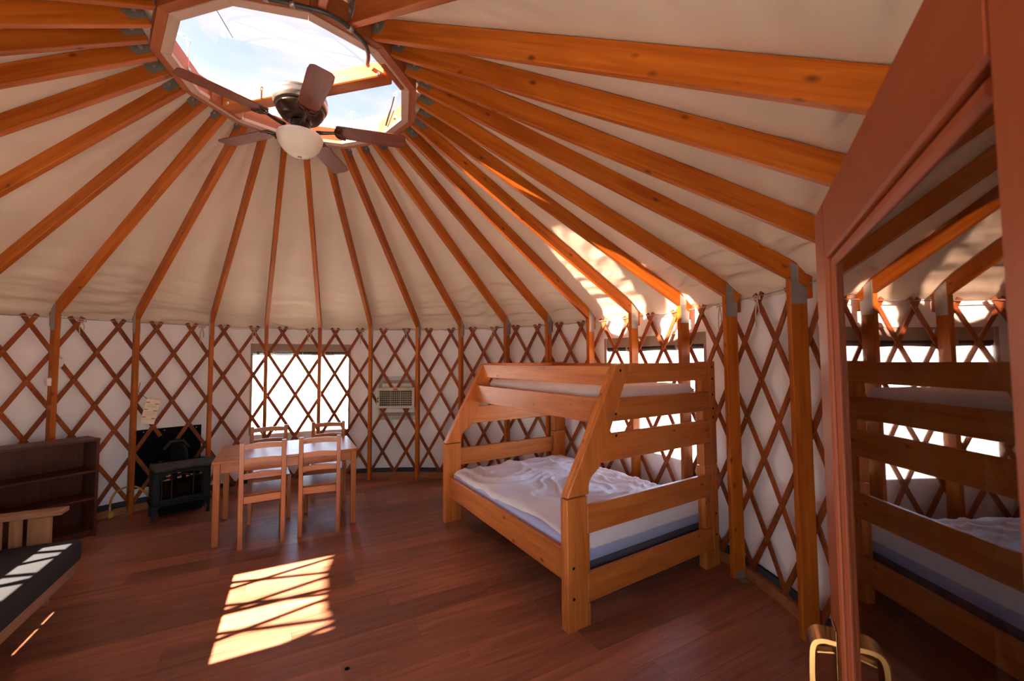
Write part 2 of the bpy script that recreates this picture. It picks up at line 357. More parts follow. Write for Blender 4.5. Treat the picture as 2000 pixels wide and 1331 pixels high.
for row in range(-17, 18):
    off = (row * 0.437) % 1.0 * PL + random.uniform(-.06, .06)
    for q in range(-4, 4):
        x0 = q * PL + off; y0 = row * PW + 0.033; g = 0.0007
        rect = [(x0 + g, y0 + g), (x0 + PL - g, y0 + g), (x0 + PL - g, y0 + PW - g), (x0 + g, y0 + PW - g)]
        cx, cy = x0 + PL / 2, y0 + PW / 2
        # clip in room coordinates, keep the mesh in plank coordinates so the grain follows the plank
        pl = clip([(x * ca - y * sa, x * sa + y * ca) for x, y in rect])
        if len(pl) < 3: continue
        loc = [(x * ca + y * sa - cx, -x * sa + y * ca - cy) for x, y in pl]
        # drop duplicate points
        pts = []
        for p in loc:
            if not pts or (abs(p[0] - pts[-1][0]) + abs(p[1] - pts[-1][1])) > 1e-4: pts.append(p)
        if len(pts) > 2 and abs(pts[0][0] - pts[-1][0]) + abs(pts[0][1] - pts[-1][1]) < 1e-4: pts.pop()
        if len(pts) < 3: continue
        n = len(pts); vs = [(x, y, 0.0) for x, y in pts] + [(x, y, -0.012) for x, y in pts]
        fs = [tuple(range(n))] + [(k, n + k, n + (k + 1) % n, (k + 1) % n) for k in range(n)]
        me = bpy.data.meshes.new('plank'); me.from_pydata(vs, [], fs); me.update()
        wx, wy = cx * ca - cy * sa, cx * sa + cy * ca
        link('plank', me, M['floor'], fl, T(wx, wy, 0) @ Matrix.Rotation(PA, 4, 'Z'))

pg_ = lathe('floor_plug', [(0.013, 0.0005), (0.013, 0.0015), (0.004, 0.0018)], M['black'], None, T(0.632, -0.385, 0.0), n=14)
tag(pg_, 'small dark plug in the floor between sun patch and bed', 'plug')

# ---------------------------------------------------------------- wall canvas with window and door openings
def inwin(a, z):
    a = a % (2 * PI)
    for k, (a0, a1) in WINS.items():
        if a0 < a < a1 and WZ[0] < z < WZ[1]: return True
    d0, d1 = (DOOR_A[0] % (2 * PI), DOOR_A[1] % (2 * PI))
    return d0 < a < d1 and z < 2.04
brk = sorted(set([round(v, 5) for w in WINS.values() for v in w] + [round(DOOR_A[0] % (2 * PI), 5), round(DOOR_A[1] % (2 * PI), 5)]))
angs = []
ext = brk + [brk[0] + 2 * PI]
for a, b in zip(ext[:-1], ext[1:]):
    n = max(2, int((b - a) / 0.021)); angs += [a + (b - a) * k / n for k in range(n)]
zs = []
for a, b, n in ((-0.02, 0.68, 16), (0.68, 1.86, 26), (1.86, 2.04, 5), (2.04, 2.15, 3)): zs += [a + (b - a) * k / n for k in range(n)]
zs.append(2.15)
vs = []; fs = []
na = len(angs)
for z in zs:
    for a in angs:
        seam = 0.004 * math.exp(-((((a * 7.3) % 1.0) - .5) / 0.03) ** 2)
        edge = min([1.0] + [abs(((a - v + PI) % (2 * PI)) - PI) / 0.1 for v in brk])
        d = (0.018 * (vnoise(a * 9, z * 1.7) - .5) + 0.016 * (vnoise(a * 31 + 2.3 * z, z * 2.2 + 9) - .5) + 0.010 * abs(math.sin(6 * vnoise(a * 6 + 3, z * 1.1) * PI + a * 9)) ** 8) * min(1, edge) + seam
        vs.append(tuple(pol(a, RW + d, z)))
for j in range(len(zs) - 1):
    for i in range(na):
        i2 = (i + 1) % na; am = (angs[i] + (angs[i2] + (2 * PI if i2 == 0 else 0))) / 2
        if inwin(am, (zs[j] + zs[j + 1]) / 2): continue
        fs.append((j * na + i, j * na + i2, (j + 1) * na + i2, (j + 1) * na + i))
me = bpy.data.meshes.new('wall_round'); me.from_pydata(vs, [], fs); me.update()
wall = link('wall_round', me, M['canvas'], None, None, smooth=True); solid(wall, 0.02, 1.0)
tag(wall, 'off-white canvas wall stretched round the whole room', 'wall', kind='structure')

# ---------------------------------------------------------------- roof liner
def roof_fn(u, v):
    g = u * 32; f = g - math.floor(g)
    r = 0.735 + v * (3.358 - 0.735)
    k = min(1, max(0, (r - RIN) / (RP - RIN)))
    qi = math.floor(g) % 32; ii = qi if qi < 24 else qi - 32; ij = (qi + 1) % 32; ij = ij if ij < 24 else ij - 32
    a = PH + ST * g + (DIN.get(ii, TW) * (1 - f) + DIN.get(ij, TW) * f) * (1 - k) + (DANG.get(ii, 0.0) * (1 - f) + DANG.get(ij, 0.0) * f) * k
    swag = 4 * f * (1 - f)
    top = HR - (r - RIN) * SLOPE + 0.126
    e = max(0.0, (r - 3.12) / 0.225)
    z = top * (1 - e ** 2) + (2.075) * e ** 2 if e > 0 else top
    z -= swag * (0.006 + 0.012 * k)
    q = math.floor(g); ev = max(0.0, min(1.0, (r - 2.1) / 1.05)) * (0.4 if q in (10, 11) else 1.0)
    w = 0.0
    w += ev ** 1.6 * 0.017 * math.sin(26 * (r + 0.07 * swag) + 6 * hnoise(q, 1) + 3 * vnoise(g * 1.1, r * 2))
    w += ev ** 1.4 * 0.014 * math.sin(47 * (r + 0.055 * swag) + 9 * vnoise(g * 1.9 + 4, r * 1.5))
    w += ev ** 2.2 * 0.011 * math.sin(85 * (r + 0.04 * swag) + 11 * vnoise(g * 2.7, r * 3))
    iv = max(0.0, 1 - (r - 0.735) / 1.5)
    w += iv * 0.007 * math.sin(9 * r + 14 * f + 6 * vnoise(g * 2, r * 2 + 5))
    mid = math.sin(PI * min(1, max(0, (r - 0.8) / 2.2)))
    w += mid * 0.0035 * math.sin(30 * (r + 0.16 * f + 0.05 * swag) + 8 * vnoise(g * 1.3 + 20, r * 1.2)) * vnoise(q * 3.3, r * 1.1)
    w += 0.004 * (vnoise(g * 2.2, r * 4) - 0.5)
    z += w * (0.10 + 0.90 * swag ** 0.6) + 0.004
    return (RC.x * (1 - k) + r * math.cos(a), RC.y * (1 - k) + r * math.sin(a), z)
roof = gridmesh('ceiling', 32 * 14, 110, roof_fn, M['liner'], closeu=True); solid(roof, 0.012, 1.0)
tag(roof, 'cream fabric roof liner draped over the rafters', 'ceiling', kind='structure')

# ---------------------------------------------------------------- rafters and wall posts
WHERE = {0: 'behind the bookshelf, with two white boxes', 1: 'just left of the black stove', 2: 'between the black stove and the dining table',
         3: 'crossing the left part of the window behind the table', 4: 'crossing the right part of the window behind the table',
         5: 'just left of the beige wall grille', 6: 'just right of the beige wall grille', 7: 'seen past the far end of the bunk bed',
         8: 'second to the right of the wall grille, above the bunk\'s far end', 9: 'third right of the wall grille, above the bunk bed',
         10: 'left beside the sunlit window above the bunk', 11: 'in the middle of the sunlit patch over the bunk', 12: 'at the right side of the window behind the bunk',
         13: 'just right of the bunk bed', 14: 'nearest the open door, beside its free edge', 15: 'hidden behind the open door leaf', 16: 'behind the glass of the open door'}
RWHERE = {-8: 'at the top edge, first one left of the skylight', -7: 'topmost long one at the left edge', -6: 'second from the top at the left edge', -5: 'third from the top at the left edge', -4: 'fourth from the top at the left edge',
          -3: 'fifth from the top at the left edge', -2: 'sixth from the top at the left edge', -1: 'lowest one leaving at the left edge',
          0: 'landing on the post behind the bookshelf', 1: 'landing on the post left of the stove', 2: 'landing on the post between stove and table',
          3: 'landing above the left part of the table window', 4: 'landing above the right part of the table window', 5: 'landing on the post left of the wall grille',
          6: 'landing on the post right of the wall grille', 7: 'landing above the far end of the bunk bed', 8: 'landing second right of the wall grille', 9: 'landing third right of the wall grille',
          10: 'lit along its lower end, left of the sun patch', 11: 'running through the sun patch on the roof', 12: 'bounding the sun patch on its right', 13: 'landing on the post right of the bunk bed',
          14: 'landing on the post nearest the door', 15: 'lowest one ending behind the open door', 16: 'second one up ending behind the open door', 17: 'large one ending at the top of the open door',
          18: 'leaving at the top edge right of the skylight', 19: 'stub at the top edge above the skylight ring'}
ORD = ['', 'first', 'second', 'third', 'fourth', 'fifth', 'sixth', 'seventh', 'eighth', 'ninth']
def plate_mesh(w, h, t): return boxmesh(w, t, h, 0.0, M['steel'])
rth, rdp = 0.041, 0.106
for i in range(-8, 24):
    a = post_ang(i); hj = HJ if i != 4 else HJ - 0.02
    inner = ring_pt(i, RIN, HR); o2 = pol(a, RP, hj)
    d = (o2 - inner); dh = Vector((d.x, d.y, 0)).normalized(); slope = d.normalized()
    up = (Vector((0, 0, 1)) - slope * slope.z).normalized(); side = up.cross(slope)
    outer = o2 + slope * 0.112
    # start at the dodecagon ring face
    ia = PH + ST * i + DIN.get(i, TW); rr_ = dodeca_r(ia, 0.789) + 0.004
    inner = ring_pt(i, rr_, HR) if True else inner
    slope = (o2 - inner).normalized(); up = (Vector((0, 0, 1)) - slope * slope.z).normalized(); side = up.cross(slope)
    outer = o2 + slope * 0.112
    if i <= 19:
        lab = 'orange-stained rafter ' + RWHERE[i]; grp = None
    else:
        lab = 'orange-stained rafter over the doorway, %s past the stub above the skylight ring' % ORD[i - 19]; grp = 'rafters over the doorway'
    rt = empty('rafter', inner, 0, label=lab, cat='rafter', group=grp)
    board('beam', inner + up * rdp / 2, outer + up * rdp / 2, up, rdp, rth, M['fir'], rt, bev=0.004)
    # steel bracket at the ring, both cheeks, with a bolt
    c = inner + slope * 0.052 + up * 0.064
    for s in (1, -1):
        pm = frame(c + side * s * (rth / 2 + 0.0025), slope, up)
        poly = [(-0.050, -0.036), (0.034, -0.036), (0.056, 0.0), (0.050, 0.046), (-0.050, 0.046)]
        br = prism('ring_bracket', poly, 0.004, M['darksteel'], rt, pm)
        bo = prism('bolt', [(0.011 * math.cos(k * PI / 3), 0.011 * math.sin(k * PI / 3)) for k in range(6)], 0.012, M['bolt'], br, frame(c + side * s * (rth / 2 + 0.008) - up * 0.002, slope, up))
    if i in (19,):  # the doorway has no post under this rafter
        continue
    # post
    if i <= 16:
        pl_ = 'orange-stained wall post ' + WHERE[i] if i >= 0 else 'orange-stained wall post, %s to the left of the one behind the bookshelf' % ORD[-i]
        pg = None if i >= 0 else 'wall posts left of the picture'
    else:
        pl_ = 'orange-stained wall post, %s past the one behind the door glass' % ORD[i - 16]; pg = 'wall posts near the doorway'
    base = frame(pol(a, RP, 0), (math.cos(a), math.sin(a), 0), (0, 0, 1))
    pe = empty('wall_post', pol(a, RP, 0), a, label=pl_, cat='post', group=pg)
    dep = 0.098
    # upright with a sloped top; local X runs up the post so the grain follows it
    vfr = frame(pol(a, RP, 0), (0, 0, 1), (math.cos(a), math.sin(a), 0))
    prism('upright', [(0.0, 0.0), (hj, 0.0), (hj - SLOPE * dep, dep), (0.0, dep)], 0.041, M['fir'], pe, vfr, bev=0.003)
    for s in (1, -1):
        y = s * (0.0205 + 0.0018)
        prism('post_plate', [(0.006, hj - 0.155), (dep - 0.004, hj - 0.155), (dep + 0.004, hj + 0.045), (0.006, hj + 0.10)], 0.003, M['steel'], pe, base @ T(0, y, 0))
    box('rafter_tail', (dep + 0.002, -0.018, 1.975), (dep + 0.038, 0.018, 2.10), M['fir'], pe, base, bev=0.006)
    s = 1 if i > 5 else -1
    box('foot_bracket', (0.02, -s * 0.0208 if s < 0 else -0.0258, 0.0), (0.085, -0.0208 if s > 0 else 0.0258, 0.055), M['steel'], pe, base, bev=0)
    box('foot_flange', (0.02, -0.075 if s > 0 else 0.0262, 0.0005), (0.085, -0.0262 if s > 0 else 0.075, 0.004), M['steel'], pe, base, bev=0)

# ---------------------------------------------------------------- compression ring, beam, skylight
ring = empty('compression_ring', (RC.x, RC.y, HR), 0, label='twelve-sided wooden roof ring round the skylight', cat='roof ring')
def ringseg(name, k, ri, ro, z0, z1, mat):
    a0 = k * PI / 6 + 0.002; a1 = (k + 1) * PI / 6 - 0.002
    P = [(ri, a0), (ro, a0), (ro, a1), (ri, a1)]
    am = (a0 + a1) / 2; cx, cy = RC.x + (ri + ro) / 2 * math.cos(am), RC.y + (ri + ro) / 2 * math.sin(am)
    w = frame((cx, cy, (z0 + z1) / 2), (-math.sin(am), math.cos(am), 0), (0, 0, 1)); wi = w.inverted()
    pts = [wi @ Vector((RC.x + r * math.cos(a), RC.y + r * math.sin(a), z)) for z in (z0, z1) for r, a in P]
    me = bpy.data.meshes.new(name); me.from_pydata([tuple(p) for p in pts], [], [(3, 2, 1, 0), (4, 5, 6, 7), (0, 1, 5, 4), (1, 2, 6, 5), (2, 3, 7, 6), (3, 0, 4, 7)]); me.update()
    return link(name, me, mat, ring, w)
for k in range(12):
    ringseg('ring_segment', k, 0.737, 0.787, HR - 0.004, HR + 0.132, M['ringwood'])
    ringseg('inner_segment', k, 0.689, 0.735, HR + 0.016, HR + 0.118, M['ringwood'])
    ringseg('bottom_trim', k, 0.686, 0.738, HR - 0.010, HR + 0.014, M['ringtrim'])
dome = lathe('skylight_dome', [(0.80, HR + 0.135), (0.78, HR + 0.16), (0.72, HR + 0.23), (0.60, HR + 0.305), (0.42, HR + 0.36), (0.2, HR + 0.39), (0.02, HR + 0.397)], M['acrylic'], None, T(RC.x, RC.y, 0), n=64)
bm = bmesh.new(); bm.from_mesh(dome.data)
bmesh.ops.delete(bm, geom=[f for f in bm.faces if len(f.verts) > 4 and f.calc_center_median().z < HR + 0.15], context='FACES_ONLY'); bm.to_mesh(dome.data); bm.free()
tag(dome, 'acrylic dome closing the round skylight, tinted to dim the sky', 'skylight')
BA = math.radians(-14.4); bdx = Vector((math.cos(BA), math.sin(BA), 0)); bc = Vector((0.10, 0.112, 3.482))
beam = empty('fan_beam', bc, BA, label='wooden cross beam spanning the skylight, carrying the fan', cat='beam')
board('timber', bc - bdx * 0.652, bc + bdx * 0.64, (0, 0, 1), 0.10, 0.10, M['fir'], beam, bev=0.006)
bny = Vector((-bdx.y, bdx.x, 0))
for s in (-1, 1):
    e_ = bc + bdx * s * 0.672
    board('end_cleat', e_ - bny * 0.12, e_ + bny * 0.12, (0, 0, 1), 0.09, 0.03, M['ringwood'], beam)
    for zz in (-0.035, 0.03):
        p = bc + bdx * s * (0.60 + 0.02 * (zz > 0)) + Vector((0, 0, zz)) - bny * 0.05
        lathe('beam_bolt', [(0.013, 0), (0.013, 0.004), (0.008, 0.008)], M['bolt'], beam, frame(p, (0, 0, 1), -bny) , n=12)

# ---------------------------------------------------------------- ceiling fan
FX, FY = RC.x - 0.004, RC.y + 0.02
fan = empty('ceiling_fan', (FX, FY, 3.5), 0, label='five-blade ceiling fan with bronze motor and white glass bowl', cat='ceiling fan')
F0 = T(FX, FY, 0)
lathe('motor_housing', [(0.10, 3.431), (0.160, 3.429), (0.166, 3.418), (0.162, 3.411), (0.162, 3.404), (0.170, 3.399), (0.170, 3.358), (0.165, 3.353), (0.165, 3.345), (0.160, 3.341), (0.14, 3.334)], M['pewter'], fan, F0, n=56)
lathe('motor_base', [(0.148, 3.336), (0.150, 3.318), (0.142, 3.312), (0.140, 3.298), (0.128, 3.290), (0.124, 3.274), (0.106, 3.262), (0.085, 3.25), (0.06, 3.245)], M['bronze'], fan, F0, n=56)
lathe('switch_housing', [(0.058, 3.248), (0.062, 3.235), (0.062, 3.175), (0.075, 3.165), (0.08, 3.15), (0.06, 3.145)], M['bronze'], fan, F0, n=40)
bowl = lathe('glass_bowl', [(0.12, 3.156), (0.140, 3.148), (0.144, 3.134), (0.140, 3.112), (0.126, 3.076), (0.102, 3.044), (0.068, 3.018), (0.032, 3.005), (0.012, 3.003)], M['bowl'], fan, F0, n=56)
lathe('finial', [(0.015, 3.008), (0.013, 2.999), (0.006, 2.996)], M['pewter'], bowl, F0, n=16)
for k in range(2):
    a = (0.6, 3.4)[k]
    tube('pull_chain', [(FX + 0.07 * math.cos(a), FY + 0.07 * math.sin(a), 3.19), (FX + 0.085 * math.cos(a), FY + 0.085 * math.sin(a), 3.175)], 0.006, M['red'] if k else M['white'], fan, n=6)
for k in range(5):
    a = math.radians(-126 + 72 * k); pitch = math.radians(-10)
    rad = Vector((math.cos(a), math.sin(a), 0)); tan = Vector((-math.sin(a), math.cos(a), 0))
    wd = tan * math.cos(pitch) + Vector((0, 0, 1)) * math.sin(pitch)
    w = frame(Vector((FX, FY, 3.215)), rad, wd)
    poly = [(0.225, -0.052), (0.24, -0.062), (0.63, -0.072), (0.675, -0.066), (0.692, -0.045), (0.695, 0.045), (0.678, 0.066), (0.63, 0.072), (0.24, 0.062), (0.225, 0.052)]
    bl = prism('blade', poly, 0.007, M['blade'], fan, w, bev=0.002)
    # decorative iron: arm plus a three-lobed crescent under the blade
    tube('blade_arm', [w @ Vector((0.10, 0.03, 0)), w @ Vector((0.15, 0.024, 0)), w @ Vector((0.21, 0.012, 0)), w @ Vector((0.255, 0.010, 0))], [0.014, 0.012, 0.010, 0.008], M['bronze'], bl, n=8)
    cres = smooth_pts([w @ Vector((0.285, 0.008, -0.062)), w @ Vector((0.236, 0.009, -0.05)), w @ Vector((0.218, 0.010, 0.0)), w @ Vector((0.236, 0.009, 0.05)), w @ Vector((0.285, 0.008, 0.062))], 5)
    tube('blade_iron', cres, 0.0065, M['bronze'], bl, n=6)
    for s in (-1, 1):
        tube('scroll', smooth_pts([w @ Vector((0.225, 0.009, 0.012 * s)), w @ Vector((0.262, 0.009, 0.018 * s)), w @ Vector((0.262, 0.009, 0.046 * s))], 4), 0.004, M['bronze'], bl, n=6)

# ---------------------------------------------------------------- conduit, dome rods
cp = [Vector((RC.x + x, RC.y + y, z)) for x, y, z in ((0.10, -0.772, 3.432), (0.205, -0.75, 3.432), (0.32, -0.712, 3.432), (0.47, -0.655, 3.432), (0.555, -0.555, 3.432), (0.592, -0.44, 3.436), (0.575, -0.33, 3.45), (0.535, -0.23, 3.475), (0.52, -0.175, 3.50))]
con = tube('electrical_conduit', smooth_pts(cp, 5), 0.0125, M['rubber'], None, n=10)
tag(con, 'black flexible conduit curving along the skylight ring to the fan beam', 'conduit')
for k in (1, 2, 4):
    p = cp[k]; tn = (cp[k + 1] - cp[k - 1]).normalized()
    tube('conduit_clip', [p - tn * 0.012, p + tn * 0.012], 0.017, M['steel'], con, n=10)
ROD = [((-168, 'left'), 0.70), ((82, 'far'), 0.70), ((38, 'right'), 0.70)]
for (dg, w_), r_ in ROD:
    t = math.radians(dg); p = Vector((RC.x + 0.672 * math.cos(t), RC.y + 0.672 * math.sin(t), HR + 0.05))
    e_ = empty('dome_latch', p, 0, label='thin white skylight latch rod with an eye, on the ring\'s %s side' % w_, cat='latch')
    tube('rod', [p, p + Vector((0, 0, 0.17))], 0.006, M['white'], e_, n=8)
    c = p + Vector((0, 0, 0.186)); tube('eye', [c + Vector((0.014 * math.cos(q * PI / 5), 0, 0.014 * math.sin(q * PI / 5))) for q in range(10)], 0.004, M['white'], e_, n=6, closed=True)
    box('foot', (-0.015, -0.012, -0.01), (0.015, 0.012, 0.01), M['steel'], e_, T(*p), bev=0.002)
t = math.radians(36); p = Vector((RC.x + 0.66 * math.cos(t), RC.y + 0.66 * math.sin(t), HR + 0.03))
tag(tube('gas_strut', [p + Vector((-0.1, 0.10, 0.0)), p + Vector((0.0, -0.02, 0.16))], 0.007, M['rubber'], None, n=8), 'slim black strut propping the skylight dome', 'strut')
p = Vector((RC.x - 0.20, RC.y - 0.60, HR + 0.13))
tag(tube('pull_string', [p, p + Vector((0.0, 0.1, -0.03)), p + Vector((0.0, 0.21, -0.07))], 0.0022, M['rubber'], None, n=5), 'thin dark string dangling in the skylight', 'string')

# ---------------------------------------------------------------- lattice wall
lat = empty('lattice_wall', (0, 0, 0), 0, label='crisscross wooden lattice lining the canvas wall', cat='lattice')
DI = 2 * PI / 64; ZR = 2.003; HD = 0.5493; SW = 0.038; STK = 0.011
def slat_geom(hand, z0, z1, R):
    n = max(2, int(abs(z1 - z0) / 0.11)); vs = []; fs = []
    L0 = DI * R / HD                       # horizontal run per unit height
    tl = math.sqrt(1 + L0 * L0)
    for k in range(n + 1):
        z = z0 + (z1 - z0) * k / n
        for dr in (-STK / 2, STK / 2):
            for s in (-1, 1):
                zz = z + s * SW / 2 * L0 / tl
                off = -hand * s * SW / 2 / tl / R * -1
                aa = hand * (ZR - z) / HD * DI + off
                vs.append(tuple(pol(aa, R + dr, zz)))
    for k in range(n):
        b = k * 4; c = b + 4
        for p, q in ((0, 1), (1, 3), (3, 2), (2, 0)): fs.append((b + p, b + q, c + q, c + p))
    fs.append((0, 2, 3, 1)); e = n * 4; fs.append((e, e + 1, e + 3, e + 2))
    me = bpy.data.meshes.new('slat'); me.from_pydata(vs, [], fs); me.update(); me.materials.append(M['slat'])
    bm = bmesh.new(); bm.from_mesh(me); bmesh.ops.recalc_face_normals(bm, faces=bm.faces[:]); bm.to_mesh(me); bm.free()
    return me
FLUE_A = (2.400, 2.452)
def blocked(a, z):
    a = a % (2 * PI)
    d0, d1 = DOOR_A[0] % (2 * PI) - .01, DOOR_A[1] % (2 * PI) + .01
    if d0 < a < d1: return True
    if FLUE_A[0] < a < FLUE_A[1] and 0.50 < z < 0.775: return True
    return False
SM = {}
for hand, R in ((1, RL - 0.0065), (-1, RL + 0.0065)):
    for n in range(64):
        a0 = PH - (n + 0.5) * DI
        ivs = []; cur = None
        steps = 120
        for k in range(steps + 1):
            z = 2.085 - (2.085 - 0.06) * k / steps
            a = a0 + hand * (ZR - z) / HD * DI
            if not blocked(a, z):
                if cur is None: cur = [z, z]
                cur[1] = z
            else:
                if cur and cur[0] - cur[1] > 0.06: ivs.append(cur)
                cur = None
        if cur and cur[0] - cur[1] > 0.06: ivs.append(cur)
        for iv in ivs:
            key = (hand, round(iv[0], 3), round(iv[1], 3))
            if key not in SM: SM[key] = slat_geom(hand, iv[0], iv[1], R)
            link('slat', SM[key], None, lat, Matrix.Rotation(a0, 4, 'Z'))
# rivets at the crossings (too small to pick apart: one joined part)
vs = []; fs = []
for n in range(128):
    for k in range(4):
        a = PH - n * DI / 2; z = (ZR if n % 2 else ZR - HD / 2) - HD * k
        if blocked(a, z) or z < 0.08: continue
        c = pol(a, RL - 0.0145, z); er = Vector((math.cos(a), math.sin(a), 0)); et = Vector((-er.y, er.x, 0)); b = len(vs)
        for q in range(6): vs.append(tuple(c + et * 0.006 * math.cos(q * PI / 3) + Vector((0, 0, 1)) * 0.006 * math.sin(q * PI / 3) + er * 0.004))
        vs.append(tuple(c))
        for q in range(6): fs.append((b + q, b + (q + 1) % 6, b + 6))
me = bpy.data.meshes.new('rivets'); me.from_pydata(vs, [], fs); me.update()
tag(link('rivets', me, M['bolt'], lat), kind='stuff')
# tension cable, cord ties
tag(tube('tension_cable', [pol(2 * PI * k / 128, RL - 0.02, 2.062) for k in range(128)], 0.0035, M['steel'], None, n=6, closed=True), 'thin steel cable running along the top of the lattice', 'cable')
for n_, lab in ((0.6, 'left end, right of the bookshelf post'), (3.8, 'over the gap between stove and table'), (5.5, 'left above the window behind the table'), (7.5, 'in the middle above the window behind the table'), (9.6, 'right above the window behind the table'), (11.5, 'above the wall grille'), (15.5, 'above the far end of the bunk bed'), (25.3, 'above the right edge of the bunk window'), (26.6, 'right of the bunk bed')):
    a = PH - n_ * DI; et = Vector((-math.sin(a), math.cos(a), 0)); er = Vector((math.cos(a), math.sin(a), 0))
    c = pol(a, RL - 0.035, 2.055); h = random.uniform(.10, .2)
    e_ = empty('cord_tie', c, 0, label='pale cord tied to the cable ' + lab, cat='cord')
    for s in (-1, 1):
        tube('cord', smooth_pts([c, c + et * 0.022 * s + Vector((0, 0, .008)), c + et * 0.03 * s + Vector((0, 0, -0.02)), c + et * 0.004 * s + Vector((0, 0, -0.012)), c + et * 0.018 * s + Vector((0, 0, -h * 0.6)), c + et * 0.012 * s - er * 0.004 + Vector((0, 0, -h * (1 + .2 * s)))], 4), 0.0048, M['rope'], e_, n=5)

# ---------------------------------------------------------------- curb, hem
def ringband(name, a0, a1, r0_, r1_, z0, z1, mat, parent=None, n=120):
    P = [(r0_, z0), (r0_, z1), (r1_, z1), (r1_, z0)]; vs = []; fs = []
    for k in range(n + 1):
        a = a0 + (a1 - a0) * k / n
        vs += [tuple(pol(a, r, z)) for r, z in P]
    for k in range(n):
        for q in range(4): fs.append((k * 4 + q, k * 4 + (q + 1) % 4, k * 4 + 4 + (q + 1) % 4, k * 4 + 4 + q))
    fs.append((3, 2, 1, 0)); fs.append((n * 4, n * 4 + 1, n * 4 + 2, n * 4 + 3))
    me = bpy.data.meshes.new(name); me.from_pydata(vs, [], fs); me.update()
    bm = bmesh.new(); bm.from_mesh(me); bmesh.ops.recalc_face_normals(bm, faces=bm.faces[:]); bm.to_mesh(me); bm.free()
    return link(name, me, mat, parent)
cb = ringband('baseboard_round', DOOR_A[1] + .01, DOOR_A[0] + 2 * PI - .01, 3.272, 3.330, 0.0, 0.075, M['curb'])
tag(cb, 'low wooden curb running round the foot of the wall', 'baseboard', kind='structure')
hm = ringband('wall_hem', DOOR_A[1] + .01, DOOR_A[0] + 2 * PI - .01, 3.303, 3.328, 0.078, 0.125, M['flapgrey'])
tag(hm, 'dark grey hem of the wall canvas above the curb', 'hem', kind='structure')

# ---------------------------------------------------------------- windows
WLAB = {1: 'clear window with dark rolled flap behind the dining table', 2: 'clear window with rolled flap beside the bunk bed', 3: 'clear window behind the futon, outside the picture'}
for k, (a0, a1) in WINS.items():
    w = ringband('window_%d' % k, a0 - 0.012, a1 + 0.012, RW - 0.004, RW + 0.024, WZ[0] - 0.03, WZ[0], M['canvas'], n=16)
    tag(w, WLAB[k], 'window', kind='structure')
    ringband('frame_strip', a0 - 0.012, a1 + 0.012, RW - 0.004, RW + 0.024, WZ[1], WZ[1] + 0.035, M['canvas'], w, n=16)
    for aa in (a0, a1):
        s = -1 if aa == a0 else 1
        ringband('frame_strip', aa, aa + s * 0.008, RW - 0.004, RW + 0.024, WZ[0], WZ[1], M['band'], w, n=1)
    ringband('pane', a0, a1, RW + 0.010, RW + 0.012, WZ[0], WZ[1] - 0.1, M['vinyl'], w, n=16)
    ringband('valance', a0, a1, RW + 0.004, RW + 0.010, WZ[1] - 0.105, WZ[1], M['band'], w, n=16)
    pts = [pol(a0 + (a1 - a0) * q / 16, RW + 0.045, WZ[1] - 0.115 + 0.004 * math.sin(q)) for q in range(17)]
    tube('rolled_flap', pts, 0.036, M['roll'], w, n=12)
    for q in (0.27, 0.78):
        c = pol(a0 + (a1 - a0) * q, RW + 0.045, WZ[1] - 0.115); et = Vector((-math.sin(a0), math.cos(a0), 0))
        tube('flap_strap', [c - et * 0.014, c + et * 0.014], 0.042, M['band'], w, n=12)

# ---------------------------------------------------------------- doorway and the open door
for k, aa in enumerate((DOOR_A[0] - 0.008, DOOR_A[1] + 0.008)):
    fr_ = frame(pol(aa, 3.20, 0), (0, 0, 1), (math.cos(aa), math.sin(aa), 0))
    o = box('trim_%d' % (k + 1), (0, -0.028, 0.0), (2.06, 0.028, 0.16), M['door'], None, fr_)
    tag(o, ('door jamb on the latch side, outside the picture', 'door jamb on the hinge side behind the open door')[k], 'door jamb', kind='structure')
o = ringband('trim_3', DOOR_A[0], DOOR_A[1], 3.20, 3.36, 2.04, 2.10, M['door'], n=10); tag(o, 'door head above the doorway, outside the picture', 'door head', kind='structure')
DF = Vector((2.27784, -1.62608, 0)); DD = Vector((-0.48207, -0.87613, 0)); DN = Vector((-DD.y, DD.x, 0)) * -1   # from free edge to hinge; DN towards the room side
if (CAM - DF).dot(DN) < 0: DN = -DN
DW = 0.925; DT = 0.045; ZT = 1.971; ZB = 0.02
dr = empty('door_1', DF, 0, label='reddish wooden glazed door swung open at the right, seen close up', cat='door', kind='structure')
def dpt(s, n, z): return DF + DD * s + DN * n + Vector((0, 0, z))
SL_, SH_ = 0.155, 0.832; GT = 1.838; GB = 0.24
def dboard(name, s0, s1, z0, z1, n0, n1, mat, parent=dr, bev=0.004):
    if (z1 - z0) >= abs(s1 - s0):
        return board(name, dpt((s0 + s1) / 2, (n0 + n1) / 2, z0), dpt((s0 + s1) / 2, (n0 + n1) / 2, z1), DD, abs(s1 - s0), n1 - n0, mat, parent, bev)
    return board(name, dpt(s0, (n0 + n1) / 2, (z0 + z1) / 2), dpt(s1, (n0 + n1) / 2, (z0 + z1) / 2), (0, 0, 1), z1 - z0, n1 - n0, mat, parent, bev)
dboard('stile', 0.0, 0.125, ZB, ZT, -DT, 0, M['door']); dboard('stile', SH_ + 0.02, DW, ZB, ZT, -DT, 0, M['door'])
dboard('rail', 0.125, SH_ + 0.02, GT, ZT, -DT, 0, M['door']); dboard('rail', 0.125, SH_ + 0.02, ZB, GB, -DT, 0, M['door'])
dboard('glazing_bead', 0.125, 0.148, GB, GT, -DT + 0.010, -0.008, M['door'], bev=0.006); dboard('glazing_bead', SH_ - 0.003, SH_ + 0.02, GB, GT, -DT + 0.010, -0.008, M['door'], bev=0.006)
